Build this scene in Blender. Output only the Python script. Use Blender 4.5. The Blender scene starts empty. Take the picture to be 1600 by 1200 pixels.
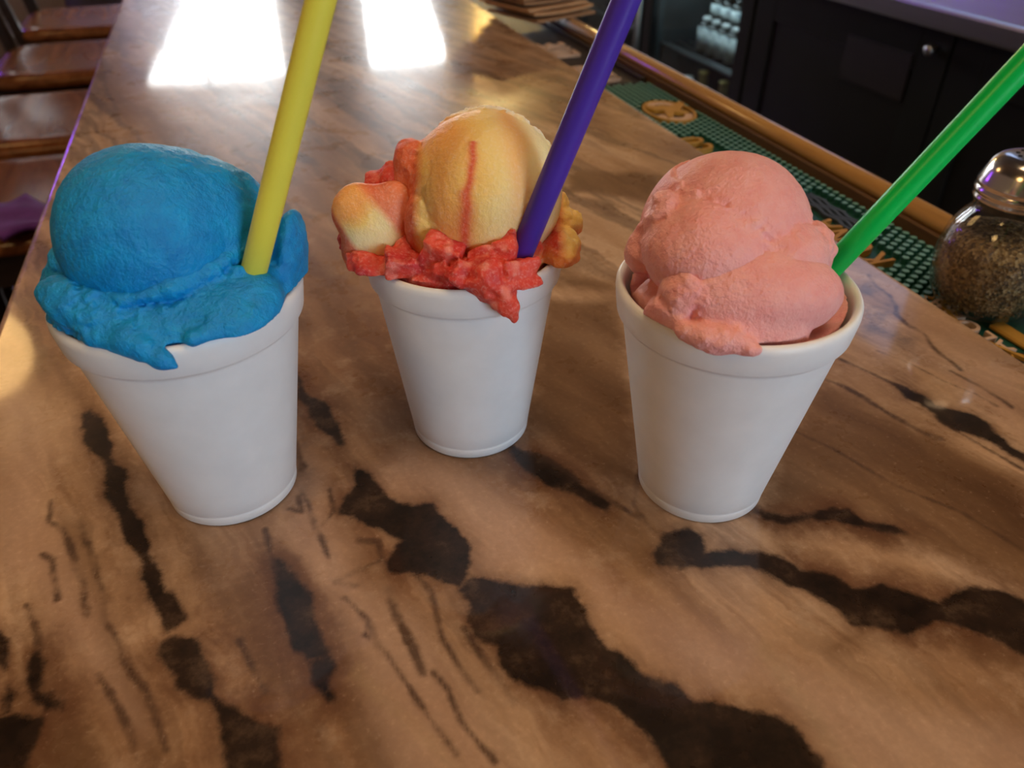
import bpy, bmesh, math, random
import numpy as np
from mathutils import Vector, Matrix

random.seed(7)
SC = bpy.context.scene
C = SC.collection

# ------------------------------------------------------------------ camera, world, light, exposure
ZB = 1.05                                   # height of the bar top above the floor
YAW = math.radians(18.5)                    # the camera looks this far to the right of the bar's own direction
cam_data = bpy.data.cameras.new('camera')
cam_data.sensor_width = 36.0
cam_data.lens = 1208.84 / 1600 * 36
cam_data.clip_start = 0.01
cam_data.clip_end = 60
cam = bpy.data.objects.new('camera', cam_data)
cam.location = (0, 0, ZB + 0.2193)
cam.rotation_euler = (math.radians(90 - 36.2), 0, -YAW)
cam_data.dof.use_dof = True
cam_data.dof.focus_distance = 0.285
cam_data.dof.aperture_fstop = 13.0
C.objects.link(cam)
SC.camera = cam

world = bpy.data.worlds.new('world')
world.use_nodes = True
world.node_tree.nodes['Background'].inputs[0].default_value = (0.75, 0.85, 1.0, 1)
world.node_tree.nodes['Background'].inputs[1].default_value = 0.6
SC.world = world
SC.view_settings.view_transform = 'Standard'
SC.view_settings.look = 'None'
SC.view_settings.exposure = 0.12
SC.view_settings.gamma = 1.0
SC.view_settings.use_curve_mapping = False
SC.cycles.use_denoising = True
SC.cycles.adaptive_threshold = 0.02
SC.cycles.max_bounces = 6
SC.cycles.transparent_max_bounces = 12
SC.cycles.caustics_reflective = False
SC.cycles.caustics_refractive = False
SC.cycles.sample_clamp_indirect = 6.0

WINDOW_FAR = 14.0        # radiance of the daylight in the windows at the far end of the bar
WINDOW_REAR = 11.5       # daylight in the windows behind the photographer
LAMP_WARM = 9.5

# ------------------------------------------------------------------ node helpers
def mat(name):
    m = bpy.data.materials.new(name)
    m.use_nodes = True
    nt = m.node_tree
    nt.nodes.clear()
    return m, nt

class G:
    """tiny helper to wire nodes"""
    def __init__(s, nt):
        s.nt = nt
    def n(s, t, **kw):
        nd = s.nt.nodes.new(t)
        for k, v in kw.items():
            setattr(nd, k, v)
        return nd
    def link(s, a, b):
        s.nt.links.new(a, b)
    def put(s, sock, v):
        if isinstance(v, bpy.types.NodeSocket):
            s.link(v, sock)
        elif v is not None:
            if isinstance(v, (tuple, list)) and len(v) == 3 and sock.type == 'RGBA':
                v = (*v, 1)
            sock.default_value = v
    def math(s, op, a, b=None, c=None, clamp=False):
        nd = s.n('ShaderNodeMath', operation=op, use_clamp=clamp)
        s.put(nd.inputs[0], a)
        if b is not None: s.put(nd.inputs[1], b)
        if c is not None: s.put(nd.inputs[2], c)
        return nd.outputs[0]
    def mix(s, f, a, b, mode='MIX'):
        nd = s.n('ShaderNodeMix', data_type='RGBA', blend_type=mode)
        s.put(nd.inputs[0], f); s.put(nd.inputs[6], a); s.put(nd.inputs[7], b)
        return nd.outputs[2]
    def smooth(s, v, lo, hi, a=0.0, b=1.0):
        nd = s.n('ShaderNodeMapRange', interpolation_type='SMOOTHSTEP')
        s.put(nd.inputs[0], v); s.put(nd.inputs[1], lo); s.put(nd.inputs[2], hi)
        s.put(nd.inputs[3], a); s.put(nd.inputs[4], b)
        return nd.outputs[0]
    def coord(s, kind='Object'):
        return s.n('ShaderNodeTexCoord').outputs[kind]
    def mapping(s, v, loc=(0,0,0), rot=(0,0,0), scale=(1,1,1)):
        nd = s.n('ShaderNodeMapping')
        s.put(nd.inputs[0], v)
        nd.inputs[1].default_value = loc; nd.inputs[2].default_value = rot; nd.inputs[3].default_value = scale
        return nd.outputs[0]
    def noise(s, v, scale, detail=3, rough=0.55, dist=0.0, out=0):
        nd = s.n('ShaderNodeTexNoise')
        s.put(nd.inputs['Vector'], v)
        nd.inputs['Scale'].default_value = scale; nd.inputs['Detail'].default_value = detail
        nd.inputs['Roughness'].default_value = rough; nd.inputs['Distortion'].default_value = dist
        return nd.outputs[out]
    def voronoi(s, v, scale, feature='F1', out=0):
        nd = s.n('ShaderNodeTexVoronoi', feature=feature)
        s.put(nd.inputs['Vector'], v)
        nd.inputs['Scale'].default_value = scale
        return nd.outputs[out]
    def attr(s, name, out='Fac'):
        return s.n('ShaderNodeAttribute', attribute_name=name).outputs[out]
    def ramp(s, f, stops):
        nd = s.n('ShaderNodeValToRGB')
        s.put(nd.inputs[0], f)
        el = nd.color_ramp.elements
        while len(el) < len(stops): el.new(0.5)
        for e, (p, c) in zip(el, stops):
            e.position = p; e.color = (*c, 1)
        return nd.outputs[0]
    def bump(s, h, strength=0.3, dist=0.001, normal=None):
        nd = s.n('ShaderNodeBump')
        nd.inputs['Strength'].default_value = strength
        nd.inputs['Distance'].default_value = dist
        s.put(nd.inputs['Height'], h)
        if normal is not None: s.put(nd.inputs['Normal'], normal)
        return nd.outputs[0]
    def bsdf(s, color, rough=0.5, metal=0.0, normal=None, **kw):
        nd = s.n('ShaderNodeBsdfPrincipled')
        s.put(nd.inputs['Base Color'], color); s.put(nd.inputs['Roughness'], rough); s.put(nd.inputs['Metallic'], metal)
        if normal is not None: s.put(nd.inputs['Normal'], normal)
        for k, v in kw.items():
            s.put(nd.inputs[k.replace('_', ' ')], v)
        return nd.outputs[0]
    def out(s, sh):
        s.link(sh, s.n('ShaderNodeOutputMaterial').inputs[0])

def simple(name, color, rough=0.5, metal=0.0, var=0.12, nscale=40, bump=0.0, bscale=200, bdist=0.0005, stretch=(1,1,1), **kw):
    """plain material with procedural tone variation and optional fine relief"""
    m, nt = mat(name); g = G(nt)
    co = g.mapping(g.coord(), scale=stretch)
    f = g.noise(co, nscale, 4)
    dark = tuple(max(0, c * (1 - var)) for c in color); lite = tuple(min(1, c * (1 + var)) for c in color)
    col = g.ramp(f, [(0.3, dark), (0.7, lite)])
    nrm = g.bump(g.noise(co, bscale, 3), bump, bdist) if bump else None
    g.out(g.bsdf(col, rough, metal, nrm, **kw))
    return m

def emit(name, color, strength):
    m, nt = mat(name); g = G(nt)
    e = g.n('ShaderNodeEmission')
    col = g.mix(g.noise(g.coord(), 3.0, 2), color, tuple(c * 0.93 for c in color))
    g.put(e.inputs[0], col); e.inputs[1].default_value = strength
    g.out(e.outputs[0])
    return m

def thin_glass(name, tint=(0.95, 0.97, 0.96), ior=1.45, rough=0.03):
    m, nt = mat(name); g = G(nt)
    tr = g.n('ShaderNodeBsdfTransparent')
    g.put(tr.inputs[0], g.mix(g.noise(g.coord(), 8, 2), tint, tuple(c * 0.97 for c in tint)))
    gl = g.n('ShaderNodeBsdfGlossy'); gl.inputs['Roughness'].default_value = rough
    lw = g.n('ShaderNodeLayerWeight'); lw.inputs[0].default_value = 0.5
    f0 = ((ior - 1) / (ior + 1)) ** 2
    fr = g.math('MULTIPLY_ADD', g.math('POWER', lw.outputs['Facing'], 4.0), 1 - f0, f0)
    mx = g.n('ShaderNodeMixShader')
    g.link(fr, mx.inputs[0]); g.link(tr.outputs[0], mx.inputs[1]); g.link(gl.outputs[0], mx.inputs[2])
    g.out(mx.outputs[0])
    return m

# ------------------------------------------------------------------ object helpers
def tag(o, label=None, cat=None, group=None, kind=None):
    if label: o['label'] = label
    if cat: o['category'] = cat
    if group: o['group'] = group
    if kind: o['kind'] = kind
    return o

def empty(name, loc=(0,0,0), rz=0.0, label=None, cat=None, group=None):
    o = bpy.data.objects.new(name, None)
    o.empty_display_size = 0.02
    o.location = loc; o.rotation_euler = (0, 0, rz)
    C.objects.link(o)
    return tag(o, label, cat, group)

def link_mesh(name, me, material=None, parent=None, smooth=False, loc=None):
    o = bpy.data.objects.new(name, me)
    if material is not None and not me.materials: me.materials.append(material)
    C.objects.link(o)
    if parent is not None: o.parent = parent
    if loc is not None: o.location = loc
    if smooth: me.polygons.foreach_set('use_smooth', [True] * len(me.polygons))
    return o

def from_bm(name, bm, material=None, parent=None, smooth=False, loc=None):
    me = bpy.data.meshes.new(name)
    bmesh.ops.recalc_face_normals(bm, faces=bm.faces)
    bm.to_mesh(me); bm.free()
    return link_mesh(name, me, material, parent, smooth, loc)

def bm_box(bm, lo, hi, bevel=0.0, seg=2, rot=None):
    r = bmesh.ops.create_cube(bm, size=1.0)
    vs = r['verts']
    c = [(a + b) / 2 for a, b in zip(lo, hi)]; d = [b - a for a, b in zip(lo, hi)]
    for v in vs:
        v.co = Vector((v.co.x * d[0], v.co.y * d[1], v.co.z * d[2]))
    if rot is not None:
        for v in vs: v.co = rot @ v.co
    for v in vs: v.co += Vector(c)
    if bevel > 0:
        es = list({e for v in vs for e in v.link_edges})
        bmesh.ops.bevel(bm, geom=es, offset=bevel, segments=seg, profile=0.6, affect='EDGES')

def box(name, lo, hi, material, parent=None, bevel=0.0, seg=2):
    bm = bmesh.new(); bm_box(bm, lo, hi, bevel, seg)
    return from_bm(name, bm, material, parent)

def lathe(name, prof, material, parent=None, n=64, smooth=True, loc=None, closed=False):
    """revolve (r, z) points about z; r = 0 makes a pole"""
    verts, faces, rings = [], [], []
    for r, z in prof:
        if r < 1e-7:
            rings.append([len(verts)]); verts.append((0, 0, z))
        else:
            rings.append(list(range(len(verts), len(verts) + n)))
            verts += [(r * math.cos(2 * math.pi * i / n), r * math.sin(2 * math.pi * i / n), z) for i in range(n)]
    pairs = list(zip(rings, rings[1:])) + ([(rings[-1], rings[0])] if closed else [])
    for a, b in pairs:
        for i in range(n):
            j = (i + 1) % n
            if len(a) == 1 and len(b) == 1: continue
            if len(a) == 1: faces.append((a[0], b[i], b[j]))
            elif len(b) == 1: faces.append((a[i], a[j], b[0]))
            else: faces.append((a[i], a[j], b[j], b[i]))
    me = bpy.data.meshes.new(name); me.from_pydata(verts, [], faces)
    bm = bmesh.new(); bm.from_mesh(me); bmesh.ops.recalc_face_normals(bm, faces=bm.faces); bm.to_mesh(me); bm.free()
    return link_mesh(name, me, material, parent, smooth, loc)

def tube_bm(bm, a, b, r, r2=None, n=16, caps=True):
    a, b = Vector(a), Vector(b); d = b - a; L = d.length
    q = d.to_track_quat('Z', 'Y').to_matrix().to_4x4()
    M = Matrix.Translation((a + b) / 2) @ q
    bmesh.ops.create_cone(bm, cap_ends=caps, segments=n, radius1=r, radius2=r if r2 is None else r2, depth=L, matrix=M)

def tube(name, a, b, r, material, parent=None, r2=None, n=16, smooth=True):
    bm = bmesh.new(); tube_bm(bm, a, b, r, r2, n)
    o = from_bm(name, bm, material, parent)
    if smooth:
        for p in o.data.polygons: p.use_smooth = len(p.vertices) == 4
    return o

def prism(name, pts, z0, z1, material, parent=None, bevel=0.0):
    bm = bmesh.new()
    vs = [bm.verts.new((x, y, z0)) for x, y in pts]
    f = bm.faces.new(vs)
    r = bmesh.ops.extrude_face_region(bm, geom=[f])
    for v in r['geom']:
        if isinstance(v, bmesh.types.BMVert): v.co.z = z1
    if bevel:
        bmesh.ops.bevel(bm, geom=[e for e in bm.edges], offset=bevel, segments=1, affect='EDGES')
    return from_bm(name, bm, material, parent)

def extrude_profile(name, prof, y0, y1, material, parent=None, smooth=False, ny=1):
    """closed (x, z) outline swept along y"""
    verts, faces = [], []; k = len(prof)
    ys = [y0 + (y1 - y0) * i / ny for i in range(ny + 1)]
    for y in ys: verts += [(x, y, z) for x, z in prof]
    for j in range(ny):
        for i in range(k):
            i2 = (i + 1) % k
            faces.append((j*k + i, j*k + i2, (j+1)*k + i2, (j+1)*k + i))
    faces.append(tuple(range(k))[::-1]); faces.append(tuple(range(ny*k, ny*k + k)))
    me = bpy.data.meshes.new(name); me.from_pydata(verts, [], faces)
    bm = bmesh.new(); bm.from_mesh(me); bmesh.ops.recalc_face_normals(bm, faces=bm.faces); bm.to_mesh(me); bm.free()
    return link_mesh(name, me, material, parent, smooth)

def copy_tree(o, parent=None):
    c = o.copy(); C.objects.link(c); c.parent = parent
    for ch in list(o.children): copy_tree(ch, c)
    return c

def text_mesh(ch, size, depth):
    cu = bpy.data.curves.new('glyph', 'FONT')
    cu.body = ch; cu.size = size; cu.extrude = depth / 2; cu.offset = size * 0.012
    cu.resolution_u = 3
    ob = bpy.data.objects.new('glyph', cu); C.objects.link(ob)
    dg = bpy.context.evaluated_depsgraph_get()
    me = bpy.data.meshes.new_from_object(ob.evaluated_get(dg))
    bpy.data.objects.remove(ob); bpy.data.curves.remove(cu)
    return me

# ------------------------------------------------------------------ materials
M = {}
M['foam'] = None
def foam_material():
    m, nt = mat('white_foam'); g = G(nt)
    co = g.coord()
    v = g.voronoi(co, 480.0); n = g.noise(co, 900, 3)
    h = g.math('ADD', g.math('MULTIPLY', v, 0.6), g.math('MULTIPLY', n, 0.4))
    col = g.ramp(g.noise(co, 60, 3), [(0.3, (0.80, 0.80, 0.79)), (0.7, (0.86, 0.86, 0.85))])
    g.out(g.bsdf(col, 0.42, 0, g.bump(h, 0.12, 0.0003), Subsurface_Weight=0.12, Subsurface_Radius=(1, 0.9, 0.8), Subsurface_Scale=0.002))
    return m
M['foam'] = foam_material()

def sorbet_material(name, base=None, tint2=None, attr=False, sss=0.30, scale=0.0032, rough=0.5, grain=0.9):
    m, nt = mat(name); g = G(nt)
    co = g.coord()
    n1 = g.noise(co, 140, 4, 0.6); n2 = g.noise(co, 900, 3, 0.6); n3 = g.noise(co, 330, 3, 0.6)
    if attr:
        col = g.attr('pigment', 'Color')
        col = g.mix(g.smooth(n2, 0.45, 0.75, 0, 0.18), col, (1, 0.85, 0.75))
    else:
        col = g.ramp(n1, [(0.28, base), (0.72, tint2)])
        col = g.mix(g.smooth(n2, 0.5, 0.8, 0, 0.14), col, tuple(min(1, c * 1.6 + 0.04) for c in tint2))
    h = g.math('ADD', g.math('MULTIPLY', n2, 0.55), g.math('MULTIPLY', n3, 0.9))
    spark = g.smooth(g.voronoi(co, 620.0), 0.0, 0.20, 0.10, rough)
    rad = g.mix(0.35, col, (1, 1, 1))
    nd = g.n('ShaderNodeBsdfPrincipled')
    g.put(nd.inputs['Base Color'], col); g.put(nd.inputs['Roughness'], spark)
    g.put(nd.inputs['Subsurface Weight'], sss); g.put(nd.inputs['Subsurface Radius'], (1.0, 0.7, 0.5)); g.put(nd.inputs['Subsurface Scale'], scale)
    g.put(nd.inputs['Normal'], g.bump(h, grain, 0.0011))
    nd.inputs['Specular IOR Level'].default_value = 0.35
    g.out(nd.outputs[0])
    return m
M['blue'] = sorbet_material('blue_sorbet', (0.002, 0.22, 0.56), (0.004, 0.33, 0.70))
M['mango'] = sorbet_material('swirl_sorbet', attr=True, sss=0.45, scale=0.005, grain=0.5)
M['pink'] = sorbet_material('pink_sorbet', (0.83, 0.33, 0.30), (0.89, 0.45, 0.41))

def straw_material(name, col):
    m, nt = mat(name); g = G(nt)
    c = g.mix(g.noise(g.mapping(g.coord(), scale=(1, 1, 0.2)), 12, 1), col, tuple(x * 0.97 for x in col))
    pr = g.bsdf(c, 0.32)
    tl = g.n('ShaderNodeBsdfTranslucent'); g.put(tl.inputs[0], c)
    mx = g.n('ShaderNodeMixShader'); mx.inputs[0].default_value = 0.28
    g.link(pr, mx.inputs[1]); g.link(tl.outputs[0], mx.inputs[2])
    g.out(mx.outputs[0])
    return m
M['straw_yellow'] = straw_material('yellow_plastic', (1.0, 0.94, 0.12))
M['straw_purple'] = straw_material('purple_plastic', (0.10, 0.045, 0.52))
M['straw_green'] = straw_material('green_plastic', (0.0, 0.76, 0.13))

def marble_material():
    m, nt = mat('brown_veined_marble'); g = G(nt)
    co = g.coord()
    warp = g.noise(co, 22, 4, 0.6, out=1)                               # colour noise used to bend the grain
    wv = g.n('ShaderNodeVectorMath', operation='MULTIPLY_ADD')
    g.link(warp, wv.inputs[0]); wv.inputs[1].default_value = (0.022, 0.022, 0.0); g.link(co, wv.inputs[2])
    # grain runs 17 degrees off the bar's own direction
    flow = g.mapping(wv.outputs[0], rot=(0, 0, math.radians(-17)))
    f1 = g.mapping(flow, scale=(26, 4.5, 1)); f2 = g.mapping(flow, scale=(80, 12, 1)); f3 = g.mapping(flow, scale=(9, 2.2, 1))
    a = g.noise(f1, 1.0, 5, 0.6); b = g.noise(f2, 1.0, 4, 0.6); c = g.noise(f3, 1.0, 3, 0.5)
    fine = g.noise(co, 420, 3, 0.6); mid = g.noise(co, 60, 5, 0.65); big = g.noise(co, 16, 4, 0.6)
    t = g.math('ADD', g.math('MULTIPLY', a, 0.5), g.math('MULTIPLY', c, 0.5))
    base = g.ramp(t, [(0.37, (0.19, 0.092, 0.044)), (0.46, (0.37, 0.212, 0.115)), (0.53, (0.53, 0.335, 0.200)), (0.63, (0.70, 0.49, 0.335))])
    base = g.mix(g.smooth(b, 0.47, 0.68, 0, 0.55), base, (0.23, 0.115, 0.058))
    base = g.mix(g.smooth(mid, 0.50, 0.72, 0, 0.40), base, (0.62, 0.44, 0.30))
    # free streaks where nothing was traced
    st = g.math('ABSOLUTE', g.math('SUBTRACT', g.noise(g.mapping(flow, loc=(3, 7, 0), scale=(15, 1.7, 1)), 1.0, 5, 0.58), 0.5))
    streak = g.smooth(st, 0.004, 0.035, 1, 0)
    far = g.attr('free')
    soft = g.smooth(g.noise(g.mapping(flow, loc=(1, 2, 0), scale=(34, 3.0, 1)), 1.0, 4, 0.55), 0.50, 0.66, 0, 0.55)
    base = g.mix(soft, base, (0.17, 0.085, 0.045))
    base = g.mix(g.math('MULTIPLY', streak, g.math('MULTIPLY_ADD', far, 0.28, 0.22)), base, (0.055, 0.030, 0.020))
    # traced zones: sd_* are signed distances in millimetres on the slab
    wob = g.math('MULTIPLY', g.math('SUBTRACT', mid, 0.5), 9.0)
    wob2 = g.math('MULTIPLY', g.math('SUBTRACT', g.noise(co, 190, 4, 0.65), 0.5), 4.0)
    w = g.math('ADD', wob, wob2)
    brown = g.smooth(g.math('ADD', g.attr('sd_brown'), g.math('MULTIPLY', w, 1.6)), -7.0, 7.0, 1, 0)
    browncol = g.ramp(a, [(0.3, (0.10, 0.048, 0.022)), (0.5, (0.20, 0.105, 0.050)), (0.7, (0.32, 0.18, 0.09))])
    base = g.mix(g.math('MULTIPLY', brown, 0.88), base, browncol)
    pale = g.smooth(g.math('ADD', g.attr('sd_pale'), g.math('MULTIPLY', w, 1.2)), -8.0, 8.0, 1, 0)
    palecol = g.ramp(big, [(0.3, (0.45, 0.27, 0.18)), (0.7, (0.57, 0.38, 0.27))])
    base = g.mix(g.math('MULTIPLY', pale, 0.62), base, palecol)
    h2 = g.smooth(g.math('ADD', g.attr('sd_dark'), g.math('MULTIPLY', w, 2.2)), 0.0, 15.0, 1, 0)
    h2 = g.math('MULTIPLY', h2, g.smooth(a, 0.38, 0.60, 0.75, 0.0))
    base = g.mix(h2, base, (0.13, 0.055, 0.026))
    halo = g.smooth(g.math('ADD', g.attr('sd_dark'), w), 0.0, 7.0, 1, 0)
    base = g.mix(g.math('MULTIPLY', halo, 0.42), base, (0.11, 0.047, 0.022))
    dark = g.smooth(g.math('ADD', g.attr('sd_dark'), g.math('MULTIPLY', w, 0.85)), -0.9, 2.0, 1, 0)
    darkcol = g.ramp(g.noise(co, 55, 5, 0.7), [(0.38, (0.010, 0.006, 0.004)), (0.54, (0.028, 0.015, 0.009)), (0.70, (0.095, 0.058, 0.034))])
    base = g.mix(g.math('MULTIPLY', dark, 0.985), base, darkcol)
    lw = g.math('ADD', g.attr('d_line'), g.math('MULTIPLY', w, 0.42))
    line = g.smooth(lw, -0.6, 1.9, 1, 0)
    line = g.math('MULTIPLY', line, g.smooth(g.noise(co, 55, 3), 0.34, 0.56, 0.25, 0.85))
    base = g.mix(line, base, (0.060, 0.030, 0.018))
    cool = g.smooth(g.math('ADD', g.attr('sd_cool'), w), -6, 6, 0.7, 0)
    base = g.mix(g.math('MULTIPLY', cool, g.smooth(mid, 0.40, 0.62, 0.05, 0.9)), base, (0.05, 0.042, 0.052))
    base = g.mix(g.smooth(fine, 0.35, 0.75, 0.10, 0.0), base, (0.02, 0.01, 0.006))
    base = g.mix(g.math('MULTIPLY', g.smooth(fine, 0.58, 0.85, 0.0, 0.20), g.math('SUBTRACT', 1.0, dark)), base, (0.75, 0.58, 0.44))
    rough = g.smooth(g.noise(co, 35, 4, 0.7), 0.3, 0.8, 0.26, 0.36)
    nrm = g.bump(g.noise(co, 7, 2), 0.05, 0.004)
    g.out(g.bsdf(base, rough, 0, nrm, Coat_Weight=0.55, Coat_Roughness=0.06, Specular_IOR_Level=0.16))
    return m
M['marble'] = marble_material()

def wood_material(name, c0, c1, rough=0.3, scale=14, axis=(1, 0.12, 1), coat=0.3, spec=0.5):
    m, nt = mat(name); g = G(nt)
    co = g.coord()
    v = g.mapping(co, scale=axis)
    w = g.noise(v, scale, 6, 0.65, 1.2)
    f = g.noise(v, scale * 7, 3, 0.6)
    col = g.ramp(w, [(0.3, c0), (0.7, c1)])
    col = g.mix(g.smooth(f, 0.5, 0.8, 0, 0.4), col, tuple(x * 0.5 for x in c0))
    g.out(g.bsdf(col, rough, 0, g.bump(f, 0.08, 0.0006), Coat_Weight=coat, Coat_Roughness=0.12, Specular_IOR_Level=spec))
    return m
M['stool_wood'] = wood_material('red_lacquered_wood', (0.14, 0.040, 0.016), (0.40, 0.155, 0.055), 0.22, coat=0.0, spec=0.36)
M['stool_frame'] = wood_material('dark_lacquered_wood', (0.016, 0.010, 0.009), (0.045, 0.026, 0.02), 0.3)
M['rail_wood'] = wood_material('golden_lacquered_wood', (0.38, 0.19, 0.055), (0.55, 0.31, 0.10), 0.2, 30, (1, 0.06, 1), 0.6)
M['rail_base'] = wood_material('brown_rail_wood', (0.10, 0.052, 0.024), (0.18, 0.095, 0.042), 0.35, 30, (1, 0.06, 1), 0.2)
M['panel_wood'] = wood_material('brown_panel_wood', (0.08, 0.04, 0.022), (0.15, 0.08, 0.045), 0.45, 6, (1, 1, 0.1), 0.0)
M['floor_wood'] = wood_material('floor_boards', (0.07, 0.04, 0.025), (0.14, 0.08, 0.05), 0.4, 5, (1, 0.1, 1), 0.1)
M['wall'] = simple('beige_wall_paint', (0.46, 0.36, 0.27), 0.8, var=0.1, nscale=3, bump=0.2, bscale=60, bdist=0.002)
M['ceiling'] = simple('dark_ceiling_paint', (0.11, 0.075, 0.055), 0.9, var=0.1, nscale=2, bump=0.2, bscale=40, bdist=0.003)
M['yellow_wall'] = simple('pale_yellow_paint', (0.80, 0.60, 0.26), 0.7, var=0.06, nscale=4)
M['trim'] = simple('pale_window_frame_paint', (0.55, 0.48, 0.40), 0.5, var=0.05)
M['black'] = simple('black_laminate', (0.011, 0.012, 0.014), 0.33, var=0.2, nscale=12, bump=0.06, bscale=120)
M['black2'] = simple('black_cooler_steel', (0.014, 0.017, 0.020), 0.28, var=0.15, nscale=10)
M['inside'] = simple('dark_cooler_lining', (0.05, 0.06, 0.065), 0.4, var=0.15, nscale=12)
M['steel'] = simple('brushed_steel', (0.58, 0.60, 0.64), 0.28, 1.0, var=0.06, nscale=60, stretch=(1, 0.04, 1))
M['chrome'] = simple('shaker_steel', (0.66, 0.61, 0.56), 0.17, 1.0, var=0.05, nscale=30)
M['grey_metal'] = simple('grey_wire', (0.25, 0.27, 0.28), 0.4, 0.6)
M['hole'] = simple('dark_hole', (0.012, 0.010, 0.010), 0.8)
M['rubber_green'] = simple('green_rubber', (0.006, 0.062, 0.045), 0.45, var=0.2, nscale=70, bump=0.1, bscale=600)
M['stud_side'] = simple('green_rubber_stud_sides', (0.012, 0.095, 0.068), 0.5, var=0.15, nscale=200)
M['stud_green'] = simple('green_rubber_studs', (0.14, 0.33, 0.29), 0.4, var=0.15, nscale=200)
M['rubber_dark'] = simple('dark_brown_rubber', (0.022, 0.017, 0.016), 0.5, var=0.2, nscale=60)
M['rubber_blue'] = simple('slate_blue_rubber', (0.045, 0.060, 0.080), 0.5, var=0.2, nscale=100)
M['letter_gold'] = simple('golden_rubber_letters', (0.46, 0.24, 0.035), 0.5, var=0.1, nscale=120)
M['letter_peach'] = simple('peach_rubber_letters', (0.60, 0.40, 0.27), 0.55, var=0.1, nscale=120)
M['kraft'] = simple('brown_napkin_paper', (0.44, 0.235, 0.105), 0.7, var=0.15, nscale=60, bump=0.15, bscale=300)
M['kraft_dark'] = simple('dark_brown_napkin_paper', (0.28, 0.145, 0.065), 0.7, var=0.15, nscale=60)
M['purple_glow_cloth'] = simple('purple_glow_cloth', (0.17, 0.045, 0.34), 0.85, var=0.15, nscale=50, bump=0.3, bscale=900)
M['curtain'] = simple('brown_curtain_cloth', (0.17, 0.105, 0.07), 0.9, var=0.15, nscale=40)
def sheer_material():
    m, nt = mat('sheer_lilac_cloth'); g = G(nt)
    c = g.mix(g.noise(g.mapping(g.coord(), scale=(30, 1, 1)), 4, 3), (0.36, 0.33, 0.40), (0.26, 0.23, 0.28))
    df = g.n('ShaderNodeBsdfDiffuse'); g.put(df.inputs[0], c)
    tl = g.n('ShaderNodeBsdfTranslucent'); g.put(tl.inputs[0], c)
    mx = g.n('ShaderNodeMixShader'); mx.inputs[0].default_value = 0.6
    g.link(df.outputs[0], mx.inputs[1]); g.link(tl.outputs[0], mx.inputs[2]); g.out(mx.outputs[0])
    return m
M['sheer'] = sheer_material()
M['glass'] = thin_glass('jar_glass')
M['door_glass'] = thin_glass('cooler_glass', (0.85, 0.92, 0.93), 1.4)
M['day_far'] = emit('daylight_in_far_window', (0.95, 0.98, 1.0), WINDOW_FAR)
M['day_rear'] = emit('daylight_in_rear_window', (0.63, 0.81, 1.0), WINDOW_REAR)
M['bulb'] = emit('warm_bulb', (1.0, 0.60, 0.22), LAMP_WARM)
M['wall_bulb'] = emit('warm_wall_bulb', (1.0, 0.72, 0.28), 230)
M['added_warm_panel'] = emit('added_warm_diffuser', (1.0, 0.70, 0.42), 5.4)
M['screen'] = emit('bluish_screen', (0.45, 0.60, 1.0), 1.8)
M['neon'] = emit('purple_neon', (0.28, 0.07, 1.0), 45)
M['cooler_led'] = emit('cooler_light', (0.80, 0.95, 1.0), 13)
M['dark_metal'] = simple('dark_lamp_metal', (0.05, 0.04, 0.035), 0.4, 0.8)

# ------------------------------------------------------------------ the room
X0, X1, Y0, Y1, ZC = -3.0, 2.6, -3.4, 5.5, 2.9
def struct(o):
    o['kind'] = 'structure'; return o
# floor boards
fl = struct(box('floor', (X0, Y0, -0.06), (X1, Y1, -0.012), M['floor_wood']))
bm = bmesh.new(); bm_box(bm, (-0.069, 0, -0.012), (0.069, Y1 - Y0, 0.0), 0.002, 1)
me = bpy.data.meshes.new('floor_board'); bm.to_mesh(me); bm.free(); me.materials.append(M['floor_wood'])
nb = int((X1 - X0) / 0.14)
for i in range(nb):
    o = bpy.data.objects.new('floor_board', me); C.objects.link(o); o.parent = fl
    o.location = (X0 + 0.07 + i * 0.14, Y0, 0)
struct(box('ceiling', (X0, Y0, ZC), (X1, Y1, ZC + 0.06), M['ceiling']))
struct(box('wall_left', (X0 - 0.08, Y0, 0), (X0, Y1, ZC), M['wall']))
struct(box('wall_right', (X1, Y0, 0), (X1 + 0.08, Y1, ZC), M['wall']))

def wall_y(name, y, thick, holes):
    """wall across the bar's direction with rectangular openings (x0, x1, z0, z1)"""
    xs = sorted({X0, X1, *[h[0] for h in holes], *[h[1] for h in holes]})
    zs = sorted({0, ZC, *[h[2] for h in holes], *[h[3] for h in holes]})
    bm = bmesh.new()
    for a, b in zip(xs, xs[1:]):
        for c, d in zip(zs, zs[1:]):
            mx, mz = (a + b) / 2, (c + d) / 2
            if any(h[0] < mx < h[1] and h[2] < mz < h[3] for h in holes): continue
            bm_box(bm, (a, y, c), (b, y + thick, d))
    return struct(from_bm(name, bm, M['wall']))

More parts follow.
